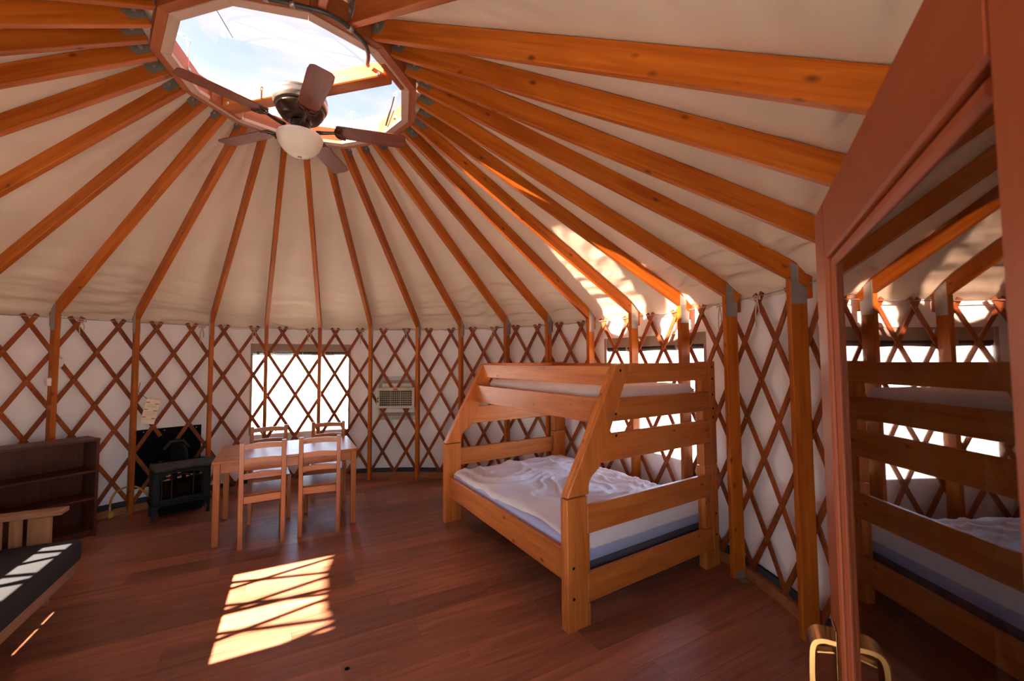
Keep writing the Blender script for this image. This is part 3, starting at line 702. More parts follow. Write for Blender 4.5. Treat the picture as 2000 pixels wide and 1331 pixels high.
dboard('glazing_bead', 0.148, SH_ - 0.003, GT - 0.022, GT, -DT + 0.010, -0.008, M['door'], bev=0.006); dboard('glazing_bead', 0.148, SH_ - 0.003, GB, GB + 0.022, -DT + 0.010, -0.008, M['door'], bev=0.006)
for nn in (-0.018, -0.032):
    dboard('pane', 0.146, SH_, GB + 0.02, GT - 0.02, nn - 0.0015, nn + 0.0015, M['glass'], bev=0)
hz = 0.93
hd = dboard('handle_plate', 0.036, 0.084, hz - 0.13, hz + 0.07, 0.0, 0.005, M['brass'], bev=0.002)
# grip: a broad brass band bowed away from the plate
path = smooth_pts([dpt(0, 0.004, hz + 0.045), dpt(0, 0.030, hz + 0.044), dpt(0, 0.046, hz + 0.03), dpt(0, 0.050, hz - 0.01), dpt(0, 0.050, hz - 0.06), dpt(0, 0.042, hz - 0.095), dpt(0, 0.004, hz - 0.105)], 6)
vs = []; fs = []
for k, p in enumerate(path):
    d = (path[min(k + 1, len(path) - 1)] - path[max(k - 1, 0)]).normalized(); nn_ = d.cross(DD).normalized()
    for s_, o_ in ((0.034, 0.005), (0.094, 0.005), (0.094, -0.005), (0.034, -0.005)): vs.append(tuple(p + DD * s_ + nn_ * o_))
for k in range(len(path) - 1):
    for q_ in range(4): fs.append((k * 4 + q_, k * 4 + (q_ + 1) % 4, k * 4 + 4 + (q_ + 1) % 4, k * 4 + 4 + q_))
me = bpy.data.meshes.new('grip'); me.from_pydata(vs, [], fs); me.update(); link('grip', me, M['brass'], hd)
board('thumb_lever', dpt(0.06, 0.005, hz + 0.012), dpt(0.06, 0.038, hz + 0.004), DD, 0.02, 0.005, M['brass'], hd, bev=0.001)
lathe('thumb_turn', [(0.020, 0.0), (0.020, 0.006), (0.012, 0.010), (0.008, 0.022)], M['brass'], hd, frame(dpt(0.06, 0.005, hz - 0.118), DD, DN), n=16)
dboard('latch_plate', -0.002, 0.0008, hz - 0.06, hz + 0.06, -0.035, -0.010, M['brass'], bev=0.0)

# ---------------------------------------------------------------- bunk bed (twin over full, slanted front posts)
BA_ = Vector((1.832, -0.126, 0)); BU = Vector((math.cos(math.radians(33.0)), math.sin(math.radians(33.0)), 0)); BW = Vector((math.cos(math.radians(120.2)), math.sin(math.radians(120.2)), 0))
UZ = Vector((0, 0, 1))
def bp(s, t, z): return BA_ + BU * s + BW * t + UZ * z
bunk = empty('bunk_bed', BA_, 0, label='honey pine bunk bed, narrow top bunk over a wide lower one', cat='bunk bed')
BLEN = 2.05; WID = 1.565
def endframe(t0, out):
    """t0: outer face, out: -1 for the near end, +1 for the far end (outward direction along BW)"""
    inn = -out
    def pr_(name, poly, ta, tb, bev=0.004):
        # polygon in (s, z); local x = z (grain up the post)
        tm = (ta + tb) / 2
        w = frame(bp(0, tm, 0), UZ, BU)
        return prism(name, [(z, s) for s, z in poly], abs(tb - ta), M['pine'], bunk, w, bev)
    th = 0.034
    o0, o1 = t0, t0 + inn * th; i0, i1 = o1, t0 + inn * 2 * th
    # front lower post: inner full board + outer narrower board
    pr_('lower_post', [(0, 0), (0.175, 0), (0.175, 0.777), (0, 0.777)], i0, i1)
    pr_('lower_post', [(0, 0), (0.160, 0), (0.160, 0.777), (0, 0.777)], o0, o1)
    for z0, z1 in ((0, 0.132), (0.309, 0.543)): pr_('lower_post', [(0.1605, z0), (0.175, z0), (0.175, z1), (0.1605, z1)], o0, o1, bev=0.0)
    sl = [(0.002, 0.785), (0.178, 0.785), (0.178, 0.83), (0.186, 0.862), (0.205, 0.888), (0.24, 0.913), (0.272, 0.93), (0.288, 0.95), (0.603, 1.588), (0.47, 1.588), (0.447, 1.583), (0.432, 1.567)]
    pr_('slanted_post', sl, i0, i1)
    so_ = [(0.002, 0.785), (0.178, 0.785), (0.178, 0.83), (0.186, 0.862), (0.205, 0.888), (0.24, 0.913), (0.268, 0.93), (0.576, 1.588), (0.47, 1.588), (0.447, 1.583), (0.432, 1.567)]
    pr_('slanted_post', so_, o0, o1)
    for z0, z1 in ((0, 0.782), (0.787, 1.6)):
        pr_('rear_post', [(1.39, z0), (WID, z0), (WID, z1), (1.39, z1)], i0, i1)
        pr_('rear_post', [(1.487, z0), (WID, z0), (WID, z1), (1.487, z1)], o0, o1)
    for z0, z1 in ((0, 0.132), (0.309, 0.543), (0.718, 0.782), (0.787, 0.958), (1.139, 1.210), (1.364, 1.452)):
        pr_('rear_post', [(1.39, z0), (1.486, z0), (1.486, z1), (1.39, z1)], o0, o1, bev=0.0)
    def slant_s(z): return 0.288 + (z - 0.95) * (0.603 - 0.288) / (1.588 - 0.95) - 0.025
    for z0, z1 in ((1.454, 1.592), (1.212, 1.362), (0.96, 1.137), (0.545, 0.716), (0.134, 0.307)):
        if z0 > 0.9: poly = [(slant_s(z0) + .004, z0), (1.485, z0), (1.485, z1), (slant_s(z1) + .004, z1)]
        else: poly = [(0.162, z0), (1.485, z0), (1.485, z1), (0.162, z1)]
        w = frame(bp(0, (o0 + o1) / 2, 0), BU, UZ)
        prism('end_rail', poly, th, M['pine'], bunk, w, 0.005)
    for s, z in ((0.475, 1.545), (0.425, 1.26), (0.425, 1.12), (0.045, 0.37), (0.045, 0.19), (1.525, 1.555), (1.525, 1.46), (1.525, 1.335), (1.525, 1.225), (1.525, 1.155), (1.525, 0.40), (1.525, 0.24)):
        lathe('bolt_hole', [(0.009, 0.0), (0.009, 0.0012), (0.002, 0.0012)], M['black'], bunk, frame(bp(s, t0 + out * 0.0002, z), UZ, BW * out), n=10)
endframe(0.0, -1); endframe(BLEN, 1)
t0, t1 = 0.070, BLEN - 0.070
def srail(name, s, z0, z1, thk=0.036): return board(name, bp(s, t0, (z0 + z1) / 2), bp(s, t1, (z0 + z1) / 2), UZ, z1 - z0, thk, M['pine'], bunk, bev=0.004)
srail('side_rail', 0.066, 0.252, 0.445); srail('side_rail', 1.50, 0.252, 0.445)
srail('upper_side_rail', 0.368, 1.188, 1.362); srail('upper_side_rail', 1.43, 1.188, 1.362)
srail('guard_rail', 0.452, 1.440, 1.575, 0.032); srail('guard_rail', 1.46, 1.448, 1.585, 0.032)
for z, sA, sB in ((0.238, 0.088, 1.478), (1.295, 0.39, 1.408)):
    for k in range(12):
        t = t0 + 0.06 + (t1 - t0 - 0.12) * k / 11
        board('bed_slat', bp(sA, t, z), bp(sB, t, z), UZ, 0.018, 0.075, M['pine'], bunk, bev=0)
def cushion(name, s0, s1, ta, tb, z0, z1, mat, rnd=0.03, wrinkle=0.0, parent=None):
    """soft rounded slab in bunk coordinates"""
    nu, nv = 46, 62
    vs = []; fs = []
    def P(u, v, side):
        s = s0 + (s1 - s0) * u; t = ta + (tb - ta) * v
        e = min(u * (s1 - s0), (1 - u) * (s1 - s0), v * (tb - ta), (1 - v) * (tb - ta))
        k = min(1, e / rnd); rd = rnd * (1 - math.sqrt(max(0, 1 - (1 - k) ** 2)))
        if side > 0:
            w = 0
            if wrinkle:
                w = wrinkle * (0.6 * (vnoise(s * 7 + 2 * vnoise(t * 4, s * 3), t * 5) - .5) + 1.0 * abs(math.sin(5 * vnoise(s * 2.3 + 8, t * 2.1) * PI + 4 * s)) ** 6 * (0.3 + vnoise(s * 3, t * 3 + 4)) + 0.5 * abs(math.sin(8 * vnoise(s * 2.9, t * 3.7 + 11) * PI - 5 * t)) ** 8)
                w *= min(1, e / 0.06)
            return bp(s, t, z1 - rd + w)
        return bp(s, t, z0 + rd * 0.6)
    for side in (1, -1):
        for j in range(nv + 1):
            for i in range(nu + 1): vs.append(tuple(P(i / nu, j / nv, side)))
    w_ = nu + 1; off = (nu + 1) * (nv + 1)
    for j in range(nv):
        for i in range(nu):
            a = j * w_ + i; fs.append((a, a + 1, a + 1 + w_, a + w_)); a += off; fs.append((a, a + w_, a + 1 + w_, a + 1))
    for i in range(nu):
        fs.append((i, off + i, off + i + 1, i + 1)); b = nv * w_ + i; fs.append((b, b + 1, off + b + 1, off + b))
    for j in range(nv):
        a = j * w_; fs.append((a, a + w_, off + a + w_, off + a)); b = a + nu; fs.append((b, off + b, off + b + w_, b + w_))
    me = bpy.data.meshes.new(name); me.from_pydata(vs, [], fs); me.update()
    bm = bmesh.new(); bm.from_mesh(me); bmesh.ops.recalc_face_normals(bm, faces=bm.faces[:]); bm.to_mesh(me); bm.free()
    return link(name, me, mat, parent, smooth=True)
lm = empty('lower_mattress', bp(0.1, 0.1, 0.25), 0, label='blue mattress with rumpled white sheet on the lower bunk', cat='mattress')
cushion('base_foundation', 0.094, 1.472, 0.085, 1.965, 0.250, 0.318, M['boxspring'], 0.015, parent=lm)
cushion('mattress_core', 0.092, 1.474, 0.080, 1.970, 0.318, 0.492, M['blue'], 0.022, parent=lm)
# sheet: top with a skirt that drops at the ends and barely over the front
def sheet_fn(u, v):
    # u across (s), v along (t), with margins that turn down
    s0, s1, ta, tb = 0.108, 1.478, 0.074, 1.974
    mu, mv = 0.06, 0.05
    def split(q, m):
        if q < m: return 0.0, (m - q) / m
        if q > 1 - m: return 1.0, (q - (1 - m)) / m
        return (q - m) / (1 - 2 * m), 0.0
    uu, du = split(u, mu); vv, dv = split(v, mv)
    s = s0 + (s1 - s0) * uu; t = ta + (tb - ta) * vv
    e = min(uu * (s1 - s0), (1 - uu) * (s1 - s0), vv * (tb - ta), (1 - vv) * (tb - ta))
    k = min(1, e / 0.035); rd = 0.026 * (1 - math.sqrt(max(0, 1 - (1 - k) ** 2)))
    w = 0.034 * (0.45 * (vnoise(s * 6 + 2 * vnoise(t * 4, s * 3), t * 5) - .5)
                 + 0.9 * abs(math.sin(4.2 * vnoise(s * 1.9 + 8, t * 1.7) * PI + 3.2 * s)) ** 9 * (0.2 + vnoise(s * 3, t * 3 + 4))
                 + 0.7 * abs(math.sin(6.5 * vnoise(s * 2.2, t * 2.6 + 11) * PI - 4 * t)) ** 11 * (0.2 + vnoise(s * 4 + 3, t * 2))
                 + 0.28 * (vnoise(s * 22, t * 17) - .5)) * min(1, e / 0.08)
    z = 0.503 - rd + w
    front = 0.008 + 0.006 * vnoise(t * 7, 3)
    if uu < 0.25: s += (0.02 * (vnoise(t * 6, 3) - .5) + 0.03 * (vnoise(t * 2.2, 8) - .4)) * (1 - uu * 4)
    if du > 0:
        z -= du * (front if uu == 0 else 0.09)
        s += (-1 if uu == 0 else 1) * (0.004 + 0.003 * math.sin(t * 40) * du)
    if dv > 0:
        z -= dv * (0.066 + 0.006 * vnoise(s * 6, 2)); t += (-1 if vv == 0 else 1) * (0.004 + 0.0025 * math.sin(s * 95) * dv)
    return tuple(bp(s, t, z))
sh = gridmesh('sheet', 110, 140, sheet_fn, M['sheet'], lm); solid(sh, 0.003, 1.0)
board('care_tag', bp(0.082, 1.93, 0.465), bp(0.082, 1.93, 0.385), BW, 0.05, 0.003, M['white'], lm, bev=0)
um = empty('upper_mattress', bp(0.5, 0.1, 1.31), 0, label='thin white mattress on the top bunk', cat='mattress')
cushion('mattress_cover', 0.50, 1.405, 0.085, 1.965, 1.306, 1.418, M['sheet'], 0.035, wrinkle=0.010, parent=um)

# ---------------------------------------------------------------- dining table
TA = math.radians(28.5)
tbm = T(-1.125, 1.045, 0) @ Matrix.Rotation(TA, 4, 'Z')
TWd, TDp = 1.215, 0.83
tab = empty('dining_table', (-1.125, 1.045, 0), TA, label='rectangular pine dining table under the window', cat='table')
box('tabletop', (0, 0, 0.718), (TWd, TDp, 0.742), M['dining'], tab, tbm, bev=0.004)
for x in (0.012, TWd - 0.062):
    for y in (0.012, TDp - 0.062):
        box('leg', (x, y, 0), (x + 0.05, y + 0.05, 0.717), M['dining'], tab, tbm)
box('apron', (0.063, 0.020, 0.63), (TWd - 0.063, 0.042, 0.717), M['dining'], tab, tbm); box('apron', (0.063, TDp - 0.042, 0.63), (TWd - 0.063, TDp - 0.020, 0.717), M['dining'], tab, tbm)
box('apron', (0.020, 0.063, 0.63), (0.042, TDp - 0.063, 0.717), M['dining'], tab, tbm); box('apron', (TWd - 0.042, 0.063, 0.63), (TWd - 0.020, TDp - 0.063, 0.717), M['dining'], tab, tbm)

# ---------------------------------------------------------------- dining chairs: local origin at the middle between the rear legs, +Y towards the seat front
def make_chair():
    t = empty('dining_chair', (0, 0, 0)); I = Matrix.Identity(4); h = 0.162
    for s in (-1, 1):
        box('rear_leg', (s * h - 0.0185, -0.02, 0), (s * h + 0.0185, 0.02, 0.912), M['dining'], t, I)
        box('front_leg', (s * (h + 0.012) - 0.0185, 0.375, 0), (s * (h + 0.012) + 0.0185, 0.412, 0.436), M['dining'], t, I)
        box('side_stretcher', (s * (h + 0.004) - 0.009, 0.021, 0.20), (s * (h + 0.004) + 0.009, 0.374, 0.228), M['dining'], t, I)
        box('side_apron', (s * (h + 0.004) - 0.009, 0.021, 0.385), (s * (h + 0.004) + 0.009, 0.374, 0.436), M['dining'], t, I)
    box('rear_apron', (-h + 0.019, -0.012, 0.385), (h - 0.019, 0.010, 0.448), M['dining'], t, I)
    box('front_apron', (-h + 0.01, 0.384, 0.385), (h - 0.01, 0.402, 0.436), M['dining'], t, I)
    box('seat', (-h - 0.022, 0.022, 0.437), (h + 0.022, 0.425, 0.455), M['dining'], t, I, bev=0.005)
    w = h - 0.0188
    for z0 in (0.848, 0.722, 0.594):
        n = 10; up = [(-w + 2 * w * k / n, z0 + 0.045 + 0.010 * math.sin(PI * k / n)) for k in range(n + 1)]
        lo = [(w - 2 * w * k / n, z0 + 0.006 * math.sin(PI * k / n)) for k in range(n + 1)]
        prism('back_rail', lo[::-1] + up[::-1], 0.018, M['dining'], t, I, bev=0.0)
    return t
def copy_tree(o, parent=None):
    c = o.copy(); COL.objects.link(c); c.parent = parent
    for ch in o.children: copy_tree(ch, c)
    return c
ch0 = make_chair()
bpy.context.view_layer.update()
SPOTS = [((-0.712, 1.112), 32, 'pine ladder-back chair at the table\'s near side, left'), ((-0.314, 1.352), 22, 'pine ladder-back chair at the table\'s near side, right'),
         ((-1.185, 2.02), 32 + 180, 'pine ladder-back chair on the window side of the table, left'), ((-0.665, 2.335), 18 + 180, 'pine ladder-back chair on the window side of the table, right')]
for k, ((x, y), ang, lab) in enumerate(SPOTS):
    c = ch0 if k == 0 else copy_tree(ch0)
    c.location = (x, y, 0); c.rotation_euler = (0, 0, math.radians(ang)); tag(c, lab, 'chair', 'dining chairs round the pine table')

# ---------------------------------------------------------------- bookshelf
SA = math.radians(242.0)       # along the front from the right-hand corner
so_ = Vector((-2.405, 1.352, 0)); sx = Vector((math.cos(SA), math.sin(SA), 0)); sy = Vector((math.sin(SA), -math.cos(SA), 0))
if sy.dot(so_) < 0: sy = -sy       # depth direction towards the wall
sbm = Matrix(((sx.x, sy.x, 0, so_.x), (sx.y, sy.y, 0, so_.y), (0, 0, 1, 0), (0, 0, 0, 1)))
bs = empty('bookshelf', so_, 0, label='empty low dark-brown bookshelf behind the futon', cat='bookshelf')
SWd, SDp, SHt = 0.76, 0.29, 0.905
def sbox(name, lo, hi, mat=M['shelfwood'], bev=0.002):
    lo = Vector(lo); hi = Vector(hi); c = (lo + hi) / 2; d = hi - lo
    i = max(range(3), key=lambda k: d[k]); ax = [sx, sy, Vector((0, 0, 1))]
    z = ax[2] if i != 2 else ax[0]
    return board(name, sbm @ (c - Vector([d[k] / 2 if k == i else 0 for k in range(3)])), sbm @ (c + Vector([d[k] / 2 if k == i else 0 for k in range(3)])), z, d[2] if i != 2 else d[0], d[1] if i != 1 else d[0], mat, bs, bev)
sbox('side_panel', (0, 0, 0), (0.022, SDp, SHt - 0.024)); sbox('side_panel', (SWd - 0.022, 0, 0), (SWd, SDp, SHt - 0.024))
sbox('top_panel', (-0.003, -0.004, SHt - 0.023), (SWd + 0.003, SDp, SHt))
sbox('back_panel', (0.023, SDp - 0.008, 0.03), (SWd - 0.023, SDp - 0.002, SHt - 0.025))
sbox('shelf', (0.023, 0.004, 0.592), (SWd - 0.023, SDp - 0.009, 0.612)); sbox('shelf', (0.023, 0.004, 0.340), (SWd - 0.023, SDp - 0.009, 0.360)); sbox('shelf', (0.023, 0.004, 0.045), (SWd - 0.023, SDp - 0.009, 0.065))
sbox('plinth', (0.023, 0.02, 0.0), (SWd - 0.023, 0.035, 0.044))
sp = board('white_strip', sbm @ Vector((-0.012, 0.10, 0.002)), sbm @ Vector((-0.012, 0.10, 0.40)), sy, 0.03, 0.012, M['white'], None, bev=0.001)
tag(sp, 'narrow white strip leaning against the bookshelf side', 'strip')

# ---------------------------------------------------------------- futon
FO = Vector((-1.443, 0.273, 0)); ff = Vector((0.459, -0.888, 0)).normalized(); fb = Vector((-0.888, -0.459, 0)).normalized()
fut = empty('futon', FO, 0, label='low oak futon frame with slatted arm at the left edge', cat='futon')
FL_ = 1.95
def fpt(l, b, z): return FO + ff * l + fb * b + UZ * z
def fbox(name, l0, l1, b0, b1, z0, z1, mat, parent=fut, bev=0.004):
    d = [l1 - l0, b1 - b0, z1 - z0]; i = max(range(3), key=lambda k: d[k]); lm_, bm_, zm = (l0 + l1) / 2, (b0 + b1) / 2, (z0 + z1) / 2
    if i == 0: return board(name, fpt(l0, bm_, zm), fpt(l1, bm_, zm), UZ, d[2], d[1], mat, parent, bev)
    if i == 1: return board(name, fpt(lm_, b0, zm), fpt(lm_, b1, zm), UZ, d[2], d[0], mat, parent, bev)
    return board(name, fpt(lm_, bm_, z0), fpt(lm_, bm_, z1), ff, d[0], d[1], mat, parent, bev)
fbox('front_rail', 0.015, FL_ - 0.015, 0.03, 0.06, 0.190, 0.268, M['oak']); fbox('rear_rail', 0.015, FL_ - 0.015, 0.66, 0.69, 0.150, 0.262, M['oak'])
for k in range(9):
    l = 0.05 + k * (FL_ - 0.18) / 8; fbox('deck_slat', l, l + 0.08, 0.065, 0.60, 0.246, 0.268, M['oak'])
for l0 in (-0.055, FL_ + 0.015):
    fbox('arm_top', l0 - 0.06, l0 + 0.055, 0.115, 0.86, 0.588, 0.618, M['oak'])
    fbox('arm_post', l0, l0 + 0.04, 0.175, 0.285, 0.0, 0.587, M['oak'])
    fbox('arm_post', l0, l0 + 0.04, 0.76, 0.85, 0.0, 0.587, M['oak'])
    fbox('arm_rail', l0 + 0.003, l0 + 0.037, 0.286, 0.759, 0.20, 0.27, M['oak'])
    for b in (0.312, 0.405, 0.50, 0.595, 0.69): fbox('arm_slat', l0 + 0.012, l0 + 0.028, b, b + 0.063, 0.271, 0.587, M['oak'])
fbox('back_rail', 0.02, FL_ - 0.02, 0.84, 0.872, 0.56, 0.739, M['oak']); fbox('back_rail', 0.02, FL_ - 0.02, 0.84, 0.87, 0.385, 0.435, M['oak'])
fbox('base_stretcher', 0.0, FL_, 0.80, 0.83, 0.05, 0.20, M['oak'])
def soft(name, l0, l1, b0, b1, z0, z1, mat, parent, r=0.03, world_label=None):
    bm = bmesh.new(); bmesh.ops.create_cube(bm, size=1.0)
    d = (l1 - l0, b1 - b0, z1 - z0)
    for v in bm.verts: v.co = Vector((v.co.x * d[0], v.co.y * d[1], v.co.z * d[2]))
    bmesh.ops.bevel(bm, geom=bm.edges[:], offset=r, segments=4, affect='EDGES', profile=0.5)
    me = bpy.data.meshes.new(name); bm.to_mesh(me); bm.free()
    return link(name, me, mat, parent, frame(fpt((l0 + l1) / 2, (b0 + b1) / 2, (z0 + z1) / 2), ff, UZ), smooth=True)
fm = empty('futon_mattress', fpt(0, 0, 0.29), 0, label='black futon mattress striped by window light', cat='futon mattress')
soft('seat_cushion', 0.0, FL_, 0.0, 0.70, 0.270, 0.422, M['black_cloth'], fm)
soft('back_cushion', 0.02, FL_ - 0.02, 0.72, 0.835, 0.37, 0.665, M['black_cloth'], fm, r=0.025)

# ---------------------------------------------------------------- stove, shield, leaflet, hose
SV = math.radians(46.0)
sv0 = Vector((-2.135, 1.640, 0)); svm = T(*sv0) @ Matrix.Rotation(SV, 4, 'Z')       # x along the front, y towards the wall
st = empty('gas_stove', sv0, SV, label='black cast-iron gas stove with arched glass front', cat='stove')
XW, YD = 0.485, 0.30
def vbox(name, lo, hi, mat=M['iron'], parent=st, bev=0.004): return box(name, lo, hi, mat, parent, svm, bev)
for x in (0.0, XW - 0.05):
    for y in (0.0, YD - 0.05):
        s = 1 if x == 0 else -1
        prism('leg', [(x + (0.025 - 0.028 * s), 0.145), (x + (0.025 + 0.035 * s), 0.145), (x + (0.025 - 0.004 * s), 0.06), (x + (0.025 + 0.004 * s), 0.0), (x + (0.025 - 0.026 * s), 0.0), (x + (0.025 - 0.024 * s), 0.06)], 0.04, M['iron'], st, svm @ T(0, y + 0.022, 0))
vbox('base_moulding', (-0.012, -0.012, 0.145), (XW + 0.012, YD, 0.165)); vbox('base_moulding', (-0.004, -0.004, 0.166), (XW + 0.004, YD, 0.186))
vbox('burner_pan', (0.07, 0.05, 0.035), (XW - 0.06, YD - 0.04, 0.144), M['black'])
vbox('side_panel', (0.0, 0.012, 0.187), (0.016, YD, 0.548)); vbox('side_panel', (XW - 0.016, 0.012, 0.187), (XW, YD, 0.548)); vbox('back_panel', (0.017, YD - 0.012, 0.187), (XW - 0.017, YD, 0.548))
vbox('front_column', (0.0, 0.0, 0.187), (0.062, 0.012, 0.548)); vbox('front_column', (XW - 0.062, 0.0, 0.187), (XW, 0.012, 0.548))
for x in (0.010, XW - 0.052):
    vbox('column_panel', (x, -0.005, 0.20), (x + 0.042, 0.0, 0.475), bev=0.003)
    lathe('rosette', [(0.016, 0), (0.016, 0.004), (0.010, 0.006), (0.004, 0.004)], M['iron'], st, svm @ frame((x + 0.021, -0.0005, 0.515), (1, 0, 0), (0, -1, 0)), n=16)
vbox('header', (0.063, 0.0, 0.515), (XW - 0.063, 0.012, 0.548)); vbox('header_ledge', (-0.005, -0.008, 0.488), (XW + 0.005, 0.010, 0.499))
for x0, x1 in ((0.075, 0.225), (0.255, 0.41)): vbox('vent_slot', (x0, -0.0015, 0.521), (x1, 0.002, 0.538), M['black'], bev=0)
vbox('front_sill', (0.063, -0.006, 0.187), (XW - 0.063, 0.012, 0.212))
arch = [(0.063, 0.487), (0.063, 0.43), (0.10, 0.447), (0.15, 0.463), (0.2425, 0.470), (0.335, 0.463), (0.385, 0.447), (XW - 0.063, 0.43), (XW - 0.063, 0.487)]
prism('arch_header', arch, 0.012, M['iron'], st, svm @ T(0, 0.006, 0))
for x in (0.068, 0.148, 0.33, XW - 0.076): vbox('window_bar', (x, -0.004, 0.212), (x + 0.010, 0.004, 0.462))
tube('window_bar', [svm @ Vector((0.07, -0.001, 0.405)), svm @ Vector((0.153, -0.001, 0.435)), svm @ Vector((0.2425, -0.001, 0.455)), svm @ Vector((0.335, -0.001, 0.435)), svm @ Vector((0.415, -0.001, 0.405))], 0.006, M['iron'], st, n=6)
tube('window_bar', [svm @ Vector((0.07, -0.001, 0.45)), svm @ Vector((0.153, -0.001, 0.405)), svm @ Vector((0.2425, -0.001, 0.45)), svm @ Vector((0.335, -0.001, 0.405)), svm @ Vector((0.415, -0.001, 0.45))], 0.005, M['iron'], st, n=6)
vbox('glass', (0.064, 0.013, 0.212), (XW - 0.064, 0.016, 0.486), M['stoveglass'], bev=0)
vbox('firebox_floor', (0.02, 0.02, 0.187), (XW - 0.02, YD - 0.015, 0.20), M['black'], bev=0)
for k, (x0, y0, x1, y1, z, r) in enumerate(((0.09, 0.10, 0.40, 0.13, 0.235, 0.032), (0.12, 0.17, 0.36, 0.09, 0.285, 0.028), (0.22, 0.08, 0.40, 0.16, 0.27, 0.03))):
    tube('ceramic_log', smooth_pts([svm @ Vector((x0, y0, z)), svm @ Vector(((x0 + x1) / 2, (y0 + y1) / 2, z + 0.012)), svm @ Vector((x1, y1, z + 0.02))], 4), r, M['log'], st, n=9)
tops = [(-0.03, -0.035), (0.0, -0.05), (XW, -0.05), (XW + 0.03, -0.035), (XW + 0.03, 0.20), (XW + 0.005, YD), (XW - 0.10, YD + 0.005), (XW - 0.13, YD - 0.035), (0.13, YD - 0.035), (0.10, YD + 0.005), (-0.005, YD), (-0.03, 0.20)]
tm = svm @ Matrix.Rotation(PI / 2, 4, 'X') @ Matrix.Identity(4)
# prism lies in local XZ and is thick along Y: turn it so that its plane is the stove top
prism('top_plate', [(x, -y) for x, y in tops], 0.028, M['irontop'], st, svm @ T(0, 0, 0.566) @ Matrix.Rotation(-PI / 2, 4, 'X') @ Matrix.Scale(1, 4), bev=0.006)
fx = XW / 2
tube('flue_pipe', smooth_pts([svm @ Vector((fx, YD - 0.09, 0.545)), svm @ Vector((fx, YD - 0.075, 0.60)), svm @ Vector((fx, YD - 0.02, 0.64)), svm @ Vector((fx, YD + 0.08, 0.65)), svm @ Vector((fx, YD + 0.20, 0.65))], 5), 0.075, M['black'], st, n=24)
hood = [(fx + 0.125 * math.cos(k * PI / 3 + 0), 0.655 + 0.105 * math.sin(k * PI / 3)) for k in range(6)]
prism('flue_hood', hood, 0.035, M['black'], st, svm @ T(0, YD + 0.17, 0))
prism('flue_hood_lip', [(fx + 0.125 * math.cos(k * PI / 3), 0.655 + 0.105 * math.sin(k * PI / 3)) for k in range(4)] + [(fx + 0.10 * math.cos(k * PI / 3), 0.652 + 0.085 * math.sin(k * PI / 3)) for k in (3, 2, 1, 0)], 0.05, M['irontop'], st, svm @ T(0, YD + 0.14, 0))
# heat shield on the wall behind the lattice
hs = ringband('heat_shield', math.atan2(2.414, -2.206) + 0.004, math.atan2(1.995, -2.591) + 0.01, 3.306, 3.311, 0.235, 0.872, M['black'], n=10)
tag(hs, 'square black metal heat shield on the wall behind the stove', 'heat shield')
for a in (2.33, 2.42, 2.475):
    lathe('screw', [(0.007, 0), (0.007, 0.003), (0.003, 0.005)], M['bolt'], hs, frame(pol(a, 3.3055, 0.845), (0, 0, 1), (-math.cos(a), -math.sin(a), 0)), n=8)
# leaflet hanging on a cord from the lattice
q = [Vector((-2.535, 1.953, 1.226)), Vector((-2.437, 2.074, 1.192)), Vector((-2.551, 1.932, 0.962)), Vector((-2.459, 2.048, 0.933))]
lf_x = (q[1] - q[0]); lf_c = sum(q, Vector()) / 4; lf_z = (q[0] + q[1] - q[2] - q[3]); lf_x = Vector((lf_x.x, lf_x.y, 0.0)).normalized()
lw = frame(lf_c, lf_x, lf_z) @ Matrix.Rotation(0.19, 4, 'Y')
leaf = empty('leaflet', lf_c, 0, label='yellowed instruction leaflet with red bars hanging left of the stove', cat='leaflet')
box('paper', (-0.062, -0.003, -0.135), (0.062, 0.003, 0.135), M['paper'], leaf, lw, bev=0)
pn = -1 if (lw.to_3x3() @ Vector((0, 1, 0))).dot(CAM - lf_c) < 0 else 1
def pbar(x0, x1, z0, z1, m): box('print', (x0, pn * 0.0032 if pn > 0 else -0.0042, z0), (x1, 0.0042 if pn > 0 else -0.0032, z1), m, leaf, lw, bev=0)
for z in (0.098, 0.022, -0.062):
    pbar(-0.058, -0.024, z - 0.004, z + 0.004, M['redprint']); pbar(0.024, 0.058, z - 0.014, z - 0.006, M['redprint'])
for z in (0.078, 0.066, 0.056, 0.046, 0.004, -0.008, -0.018, -0.030, -0.042, -0.080, -0.09): pbar(-0.046, 0.046, z - 0.0012, z + 0.0012, M['greyprint'])
tube('hanging_cord', [lw @ Vector((-0.055, 0, 0.133)), pol(2.495, 3.262, 1.30), pol(2.49, 3.272, 1.40)], 0.003, M['rubber'], leaf, n=5)
# yellow gas hose
def wp(px, r, z): return pol(px, r, z)
hose = empty('gas_hose', pol(2.555, 3.2, 0), 0, label='yellow gas hose with valve looping behind the stove', cat='hose')
tube('hose', smooth_pts([wp(2.560, 3.19, 0.12), wp(2.556, 3.20, 0.20), wp(2.543, 3.22, 0.262), wp(2.522, 3.235, 0.285), wp(2.505, 3.235, 0.285), wp(2.487, 3.225, 0.262), wp(2.472, 3.20, 0.20), wp(2.46, 3.14, 0.14)], 6), 0.009, M['yellow'], hose, n=8)
lathe('fitting', [(0.012, 0.0), (0.014, 0.03), (0.016, 0.035), (0.016, 0.05), (0.011, 0.055), (0.011, 0.13)], M['bolt'], hose, T(*wp(2.560, 3.19, 0.0)), n=10)
prism('valve_handle', [(-0.016, -0.03), (0.016, -0.03), (0.022, 0.02), (0.008, 0.034), (-0.014, 0.03), (-0.02, 0.0)], 0.012, M['yellow'], hose, frame(wp(2.558, 3.17, 0.05), (-math.sin(2.55), math.cos(2.55), 0), UZ))

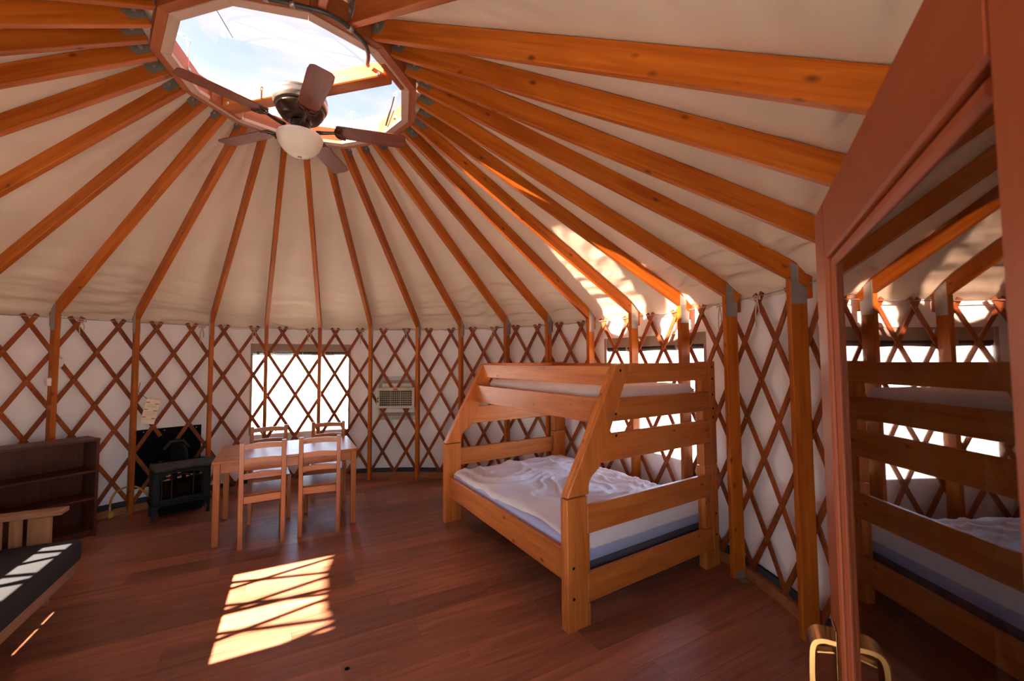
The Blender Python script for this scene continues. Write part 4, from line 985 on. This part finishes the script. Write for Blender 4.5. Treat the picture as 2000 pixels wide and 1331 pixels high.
# ---------------------------------------------------------------- wall air unit
ac_a = math.radians(91.6); er = Vector((math.cos(ac_a), math.sin(ac_a), 0)); et = Vector((math.sin(ac_a), -math.cos(ac_a), 0))
acw = Matrix(((et.x, er.x, 0, 0), (et.y, er.y, 0, 0), (0, 0, 1, 0), (0, 0, 0, 1)))       # x to the right, y outwards (into the wall)
ac = empty('wall_air_unit', pol(ac_a, 3.09, 0.98), 0, label='beige wall air unit with louvred grille between two posts', cat='air unit')
def abox(name, lo, hi, mat, parent=ac, bev=0.003):
    lo = Vector(lo); hi = Vector(hi); d = hi - lo; c = (lo + hi) / 2
    i = max(range(3), key=lambda k: d[k]); ax = [Vector((1, 0, 0)), Vector((0, 1, 0)), Vector((0, 0, 1))]
    h = Vector([d[k] / 2 if k == i else 0 for k in range(3)]); wA, wB = acw @ (c - h), acw @ (c + h)
    z = UZ if i != 2 else et
    return board(name, wA, wB, z, d[2] if i != 2 else d[0], d[1] if i != 1 else d[0], mat, parent, bev)
AX0, AX1, AZ0, AZ1 = -0.255, 0.255, 0.978, 1.260
abox('sleeve', (AX0 + 0.01, 3.142, AZ0 + 0.008), (AX1 - 0.01, 3.325, AZ1 - 0.008), M['beige'])
abox('bezel', (AX0, 3.090, AZ1 - 0.045), (AX1, 3.140, AZ1), M['beige'], bev=0.008); abox('bezel', (AX0, 3.090, AZ0), (AX1, 3.140, AZ0 + 0.034), M['beige'], bev=0.008)
abox('bezel', (AX0, 3.092, AZ0 + 0.03), (AX0 + 0.038, 3.140, AZ1 - 0.04), M['beige'], bev=0.004); abox('bezel', (AX1 - 0.036, 3.092, AZ0 + 0.03), (AX1, 3.140, AZ1 - 0.04), M['beige'], bev=0.004)
abox('grille_back', (AX0 + 0.038, 3.130, AZ0 + 0.034), (AX1 - 0.036, 3.140, AZ1 - 0.045), M['beigedark'], bev=0)
gx0, gx1, gz0, gz1 = AX0 + 0.038, AX1 - 0.036, AZ0 + 0.034, AZ1 - 0.045
for k in range(1, 7):
    z = gz0 + (gz1 - gz0) * k / 7; abox('louvre', (gx0, 3.100, z - 0.003), (gx1, 3.122, z + 0.003), M['beige'], bev=0)
for k in range(1, 17):
    x = gx0 + (gx1 - gx0) * k / 17; wd = 0.004 if k not in (6, 11) else 0.009
    abox('fin', (x - wd / 2, 3.096, gz0), (x + wd / 2, 3.099, gz1), M['beige'], bev=0)
abox('red_label', (-0.03, 3.0885, AZ1 - 0.036), (0.03, 3.0899, AZ1 - 0.012), M['red'], bev=0)
for z in (1.10, 1.06): abox('control_slot', (AX0 + 0.008, 3.0905, z), (AX0 + 0.024, 3.0918, z + 0.028), M['beigedark'], bev=0)
mp_ = empty('mounting_plate', pol(ac_a, 3.31, 0.8), 0, label='galvanized sheet-metal frame on the wall round the air unit', cat='mounting plate')
PX0, PX1, PZ0, PZ1 = -0.285, 0.285, 0.795, 1.405
def pbox(n_, lo, hi, m): return abox(n_, lo, hi, m, mp_, 0.0)
pbox('sheet', (PX0, 3.306, PZ1 - 0.05), (PX1, 3.309, PZ1), M['steel']); pbox('sheet', (PX0, 3.306, PZ0), (PX1, 3.309, PZ0 + 0.05), M['steel'])
pbox('sheet', (PX0, 3.306, PZ0 + 0.05), (PX0 + 0.05, 3.309, PZ1 - 0.05), M['steel']); pbox('sheet', (PX1 - 0.05, 3.306, PZ0 + 0.05), (PX1, 3.309, PZ1 - 0.05), M['steel'])
pbox('timber_frame', (PX0 + 0.05, 3.310, PZ1 - 0.10), (PX1 - 0.05, 3.324, PZ1 - 0.052), M['band']); pbox('timber_frame', (PX0 + 0.05, 3.310, PZ0 + 0.052), (PX1 - 0.05, 3.324, PZ0 + 0.10), M['band'])
pbox('filler', (PX0 + 0.07, 3.3115, PZ1 - 0.155), (PX1 - 0.07, 3.322, PZ1 - 0.102), M['white']); pbox('filler', (PX0 + 0.07, 3.3115, PZ0 + 0.102), (PX1 - 0.07, 3.322, PZ0 + 0.155), M['white'])

# ---------------------------------------------------------------- alarms on the left post
a0_ = post_ang(0)
b0 = frame(pol(a0_, RP, 0), (math.cos(a0_), math.sin(a0_), 0), (0, 0, 1))
al = empty('smoke_alarm', b0 @ Vector((0.05, -0.05, 1.62)), 0, label='round white smoke alarm on the post behind the bookshelf', cat='alarm')
aw = b0 @ T(0.055, -0.0215, 1.625) @ Matrix.Rotation(PI / 2, 4, 'X')
lathe('base', [(0.052, 0.0), (0.054, 0.004), (0.054, 0.016)], M['white'], al, aw, n=28); lathe('cover', [(0.050, 0.017), (0.048, 0.032), (0.036, 0.040), (0.012, 0.043)], M['white'], al, aw, n=28)
al2 = empty('thermostat', b0 @ Vector((0.03, 0.04, 1.44)), 0, label='small square white box on the post behind the bookshelf', cat='thermostat')
box('cover', (0.0, 0.0215, 1.405), (0.075, 0.052, 1.475), M['white'], al2, b0, bev=0.008); box('wall_box', (0.008, 0.0207, 1.40), (0.067, 0.0213, 1.48), M['white'], al2, b0, bev=0)

# ---------------------------------------------------------------- outside: desert ground, low hills, sagebrush, deck
def gz(x, y):
    d = math.hypot(x, y)
    if d < 7: return -0.45
    k = min(1, (d - 7) / 30)
    h = k * (0.9 * (vnoise(x * 0.11 + 40, y * 0.11 + 9) - 0.5) + 0.35 * (vnoise(x * 0.4, y * 0.4) - 0.5))
    far = max(0, (d - 60) / 140); a = math.atan2(y, x)
    h += far * (7.0 * vnoise(a * 4 + 7, 2.0) + 1.5 * vnoise(a * 17, 5.0)) + min(1, (d - 7) / 60) * 0.8
    return -0.45 + h
def gfn(u, v):
    a = 2 * PI * u; r = 3.4 + (220 - 3.4) * v ** 2.6
    return (r * math.cos(a), r * math.sin(a), gz(r * math.cos(a), r * math.sin(a)))
gr = gridmesh('desert_ground', 180, 90, gfn, M['sand'], closeu=True); tag(gr, 'pale sandy desert ground outside the windows', 'ground', kind='structure')
vs = []; fs = []
rs = random.Random(3)
for k in range(170):
    a = rs.uniform(0, 2 * PI); e = math.acos(rs.uniform(0.02, 0.98)); r = rs.uniform(0.5, 1.0)
    d = Vector((math.sin(e) * math.cos(a), math.sin(e) * math.sin(a), math.cos(e))) ; c = d * r * 0.42 * Vector((1, 1, 0.8)).length / 1.6
    t1_ = d.cross(Vector((rs.uniform(-1, 1), rs.uniform(-1, 1), rs.uniform(-1, 1)))).normalized(); b = len(vs)
    vs += [tuple(c), tuple(c + d * 0.09 + t1_ * 0.022), tuple(c + d * 0.17), tuple(c + d * 0.09 - t1_ * 0.022)]; fs.append((b, b + 1, b + 2, b + 3))
sme = bpy.data.meshes.new('sage'); sme.from_pydata(vs, [], fs); sme.update(); sme.materials.append(M['sage'])
_o = tube('stem', [Vector((0, 0, -0.05)), Vector((0.08, 0, 0.12)), Vector((0.18, 0, 0.26))], 0.012, M['curb'], None, n=5); STEM = _o.data; bpy.data.objects.remove(_o)
rs = random.Random(11)
SEEN = [(-4.6, 8.2), (-3.0, 12.5), (-5.4, 14.0), (-2.3, 9.4), (6.0, 3.4), (6.6, 2.4), (7.5, 4.6), (9.0, 5.2), (8.2, 3.0), (11.5, 7.0)]
SLB = ['near, left in the table window', 'mid-distance, right in the table window', 'far, left in the table window', 'near, right in the table window', 'close outside the bunk window, left', 'close outside the bunk window, right',
       'behind the first ones outside the bunk window', 'farther out beyond the bunk window, left', 'farther out beyond the bunk window, right', 'farthest beyond the bunk window']
for (x, y), lab in zip(SEEN, SLB):
    sc_ = rs.uniform(0.7, 1.2)
    e_ = empty('sagebrush', (x, y, gz(x, y)), rs.uniform(0, 6), label='grey-green sagebrush ' + lab, cat='shrub', group='sagebrush outside the windows')
    e_.scale = (sc_, sc_, sc_)
    o = bpy.data.objects.new('foliage', sme); COL.objects.link(o); o.parent = e_
    for q in range(3):
        o = bpy.data.objects.new('stem', STEM); COL.objects.link(o); o.parent = e_; o.rotation_euler = (0, 0, q * 2.1 + x)
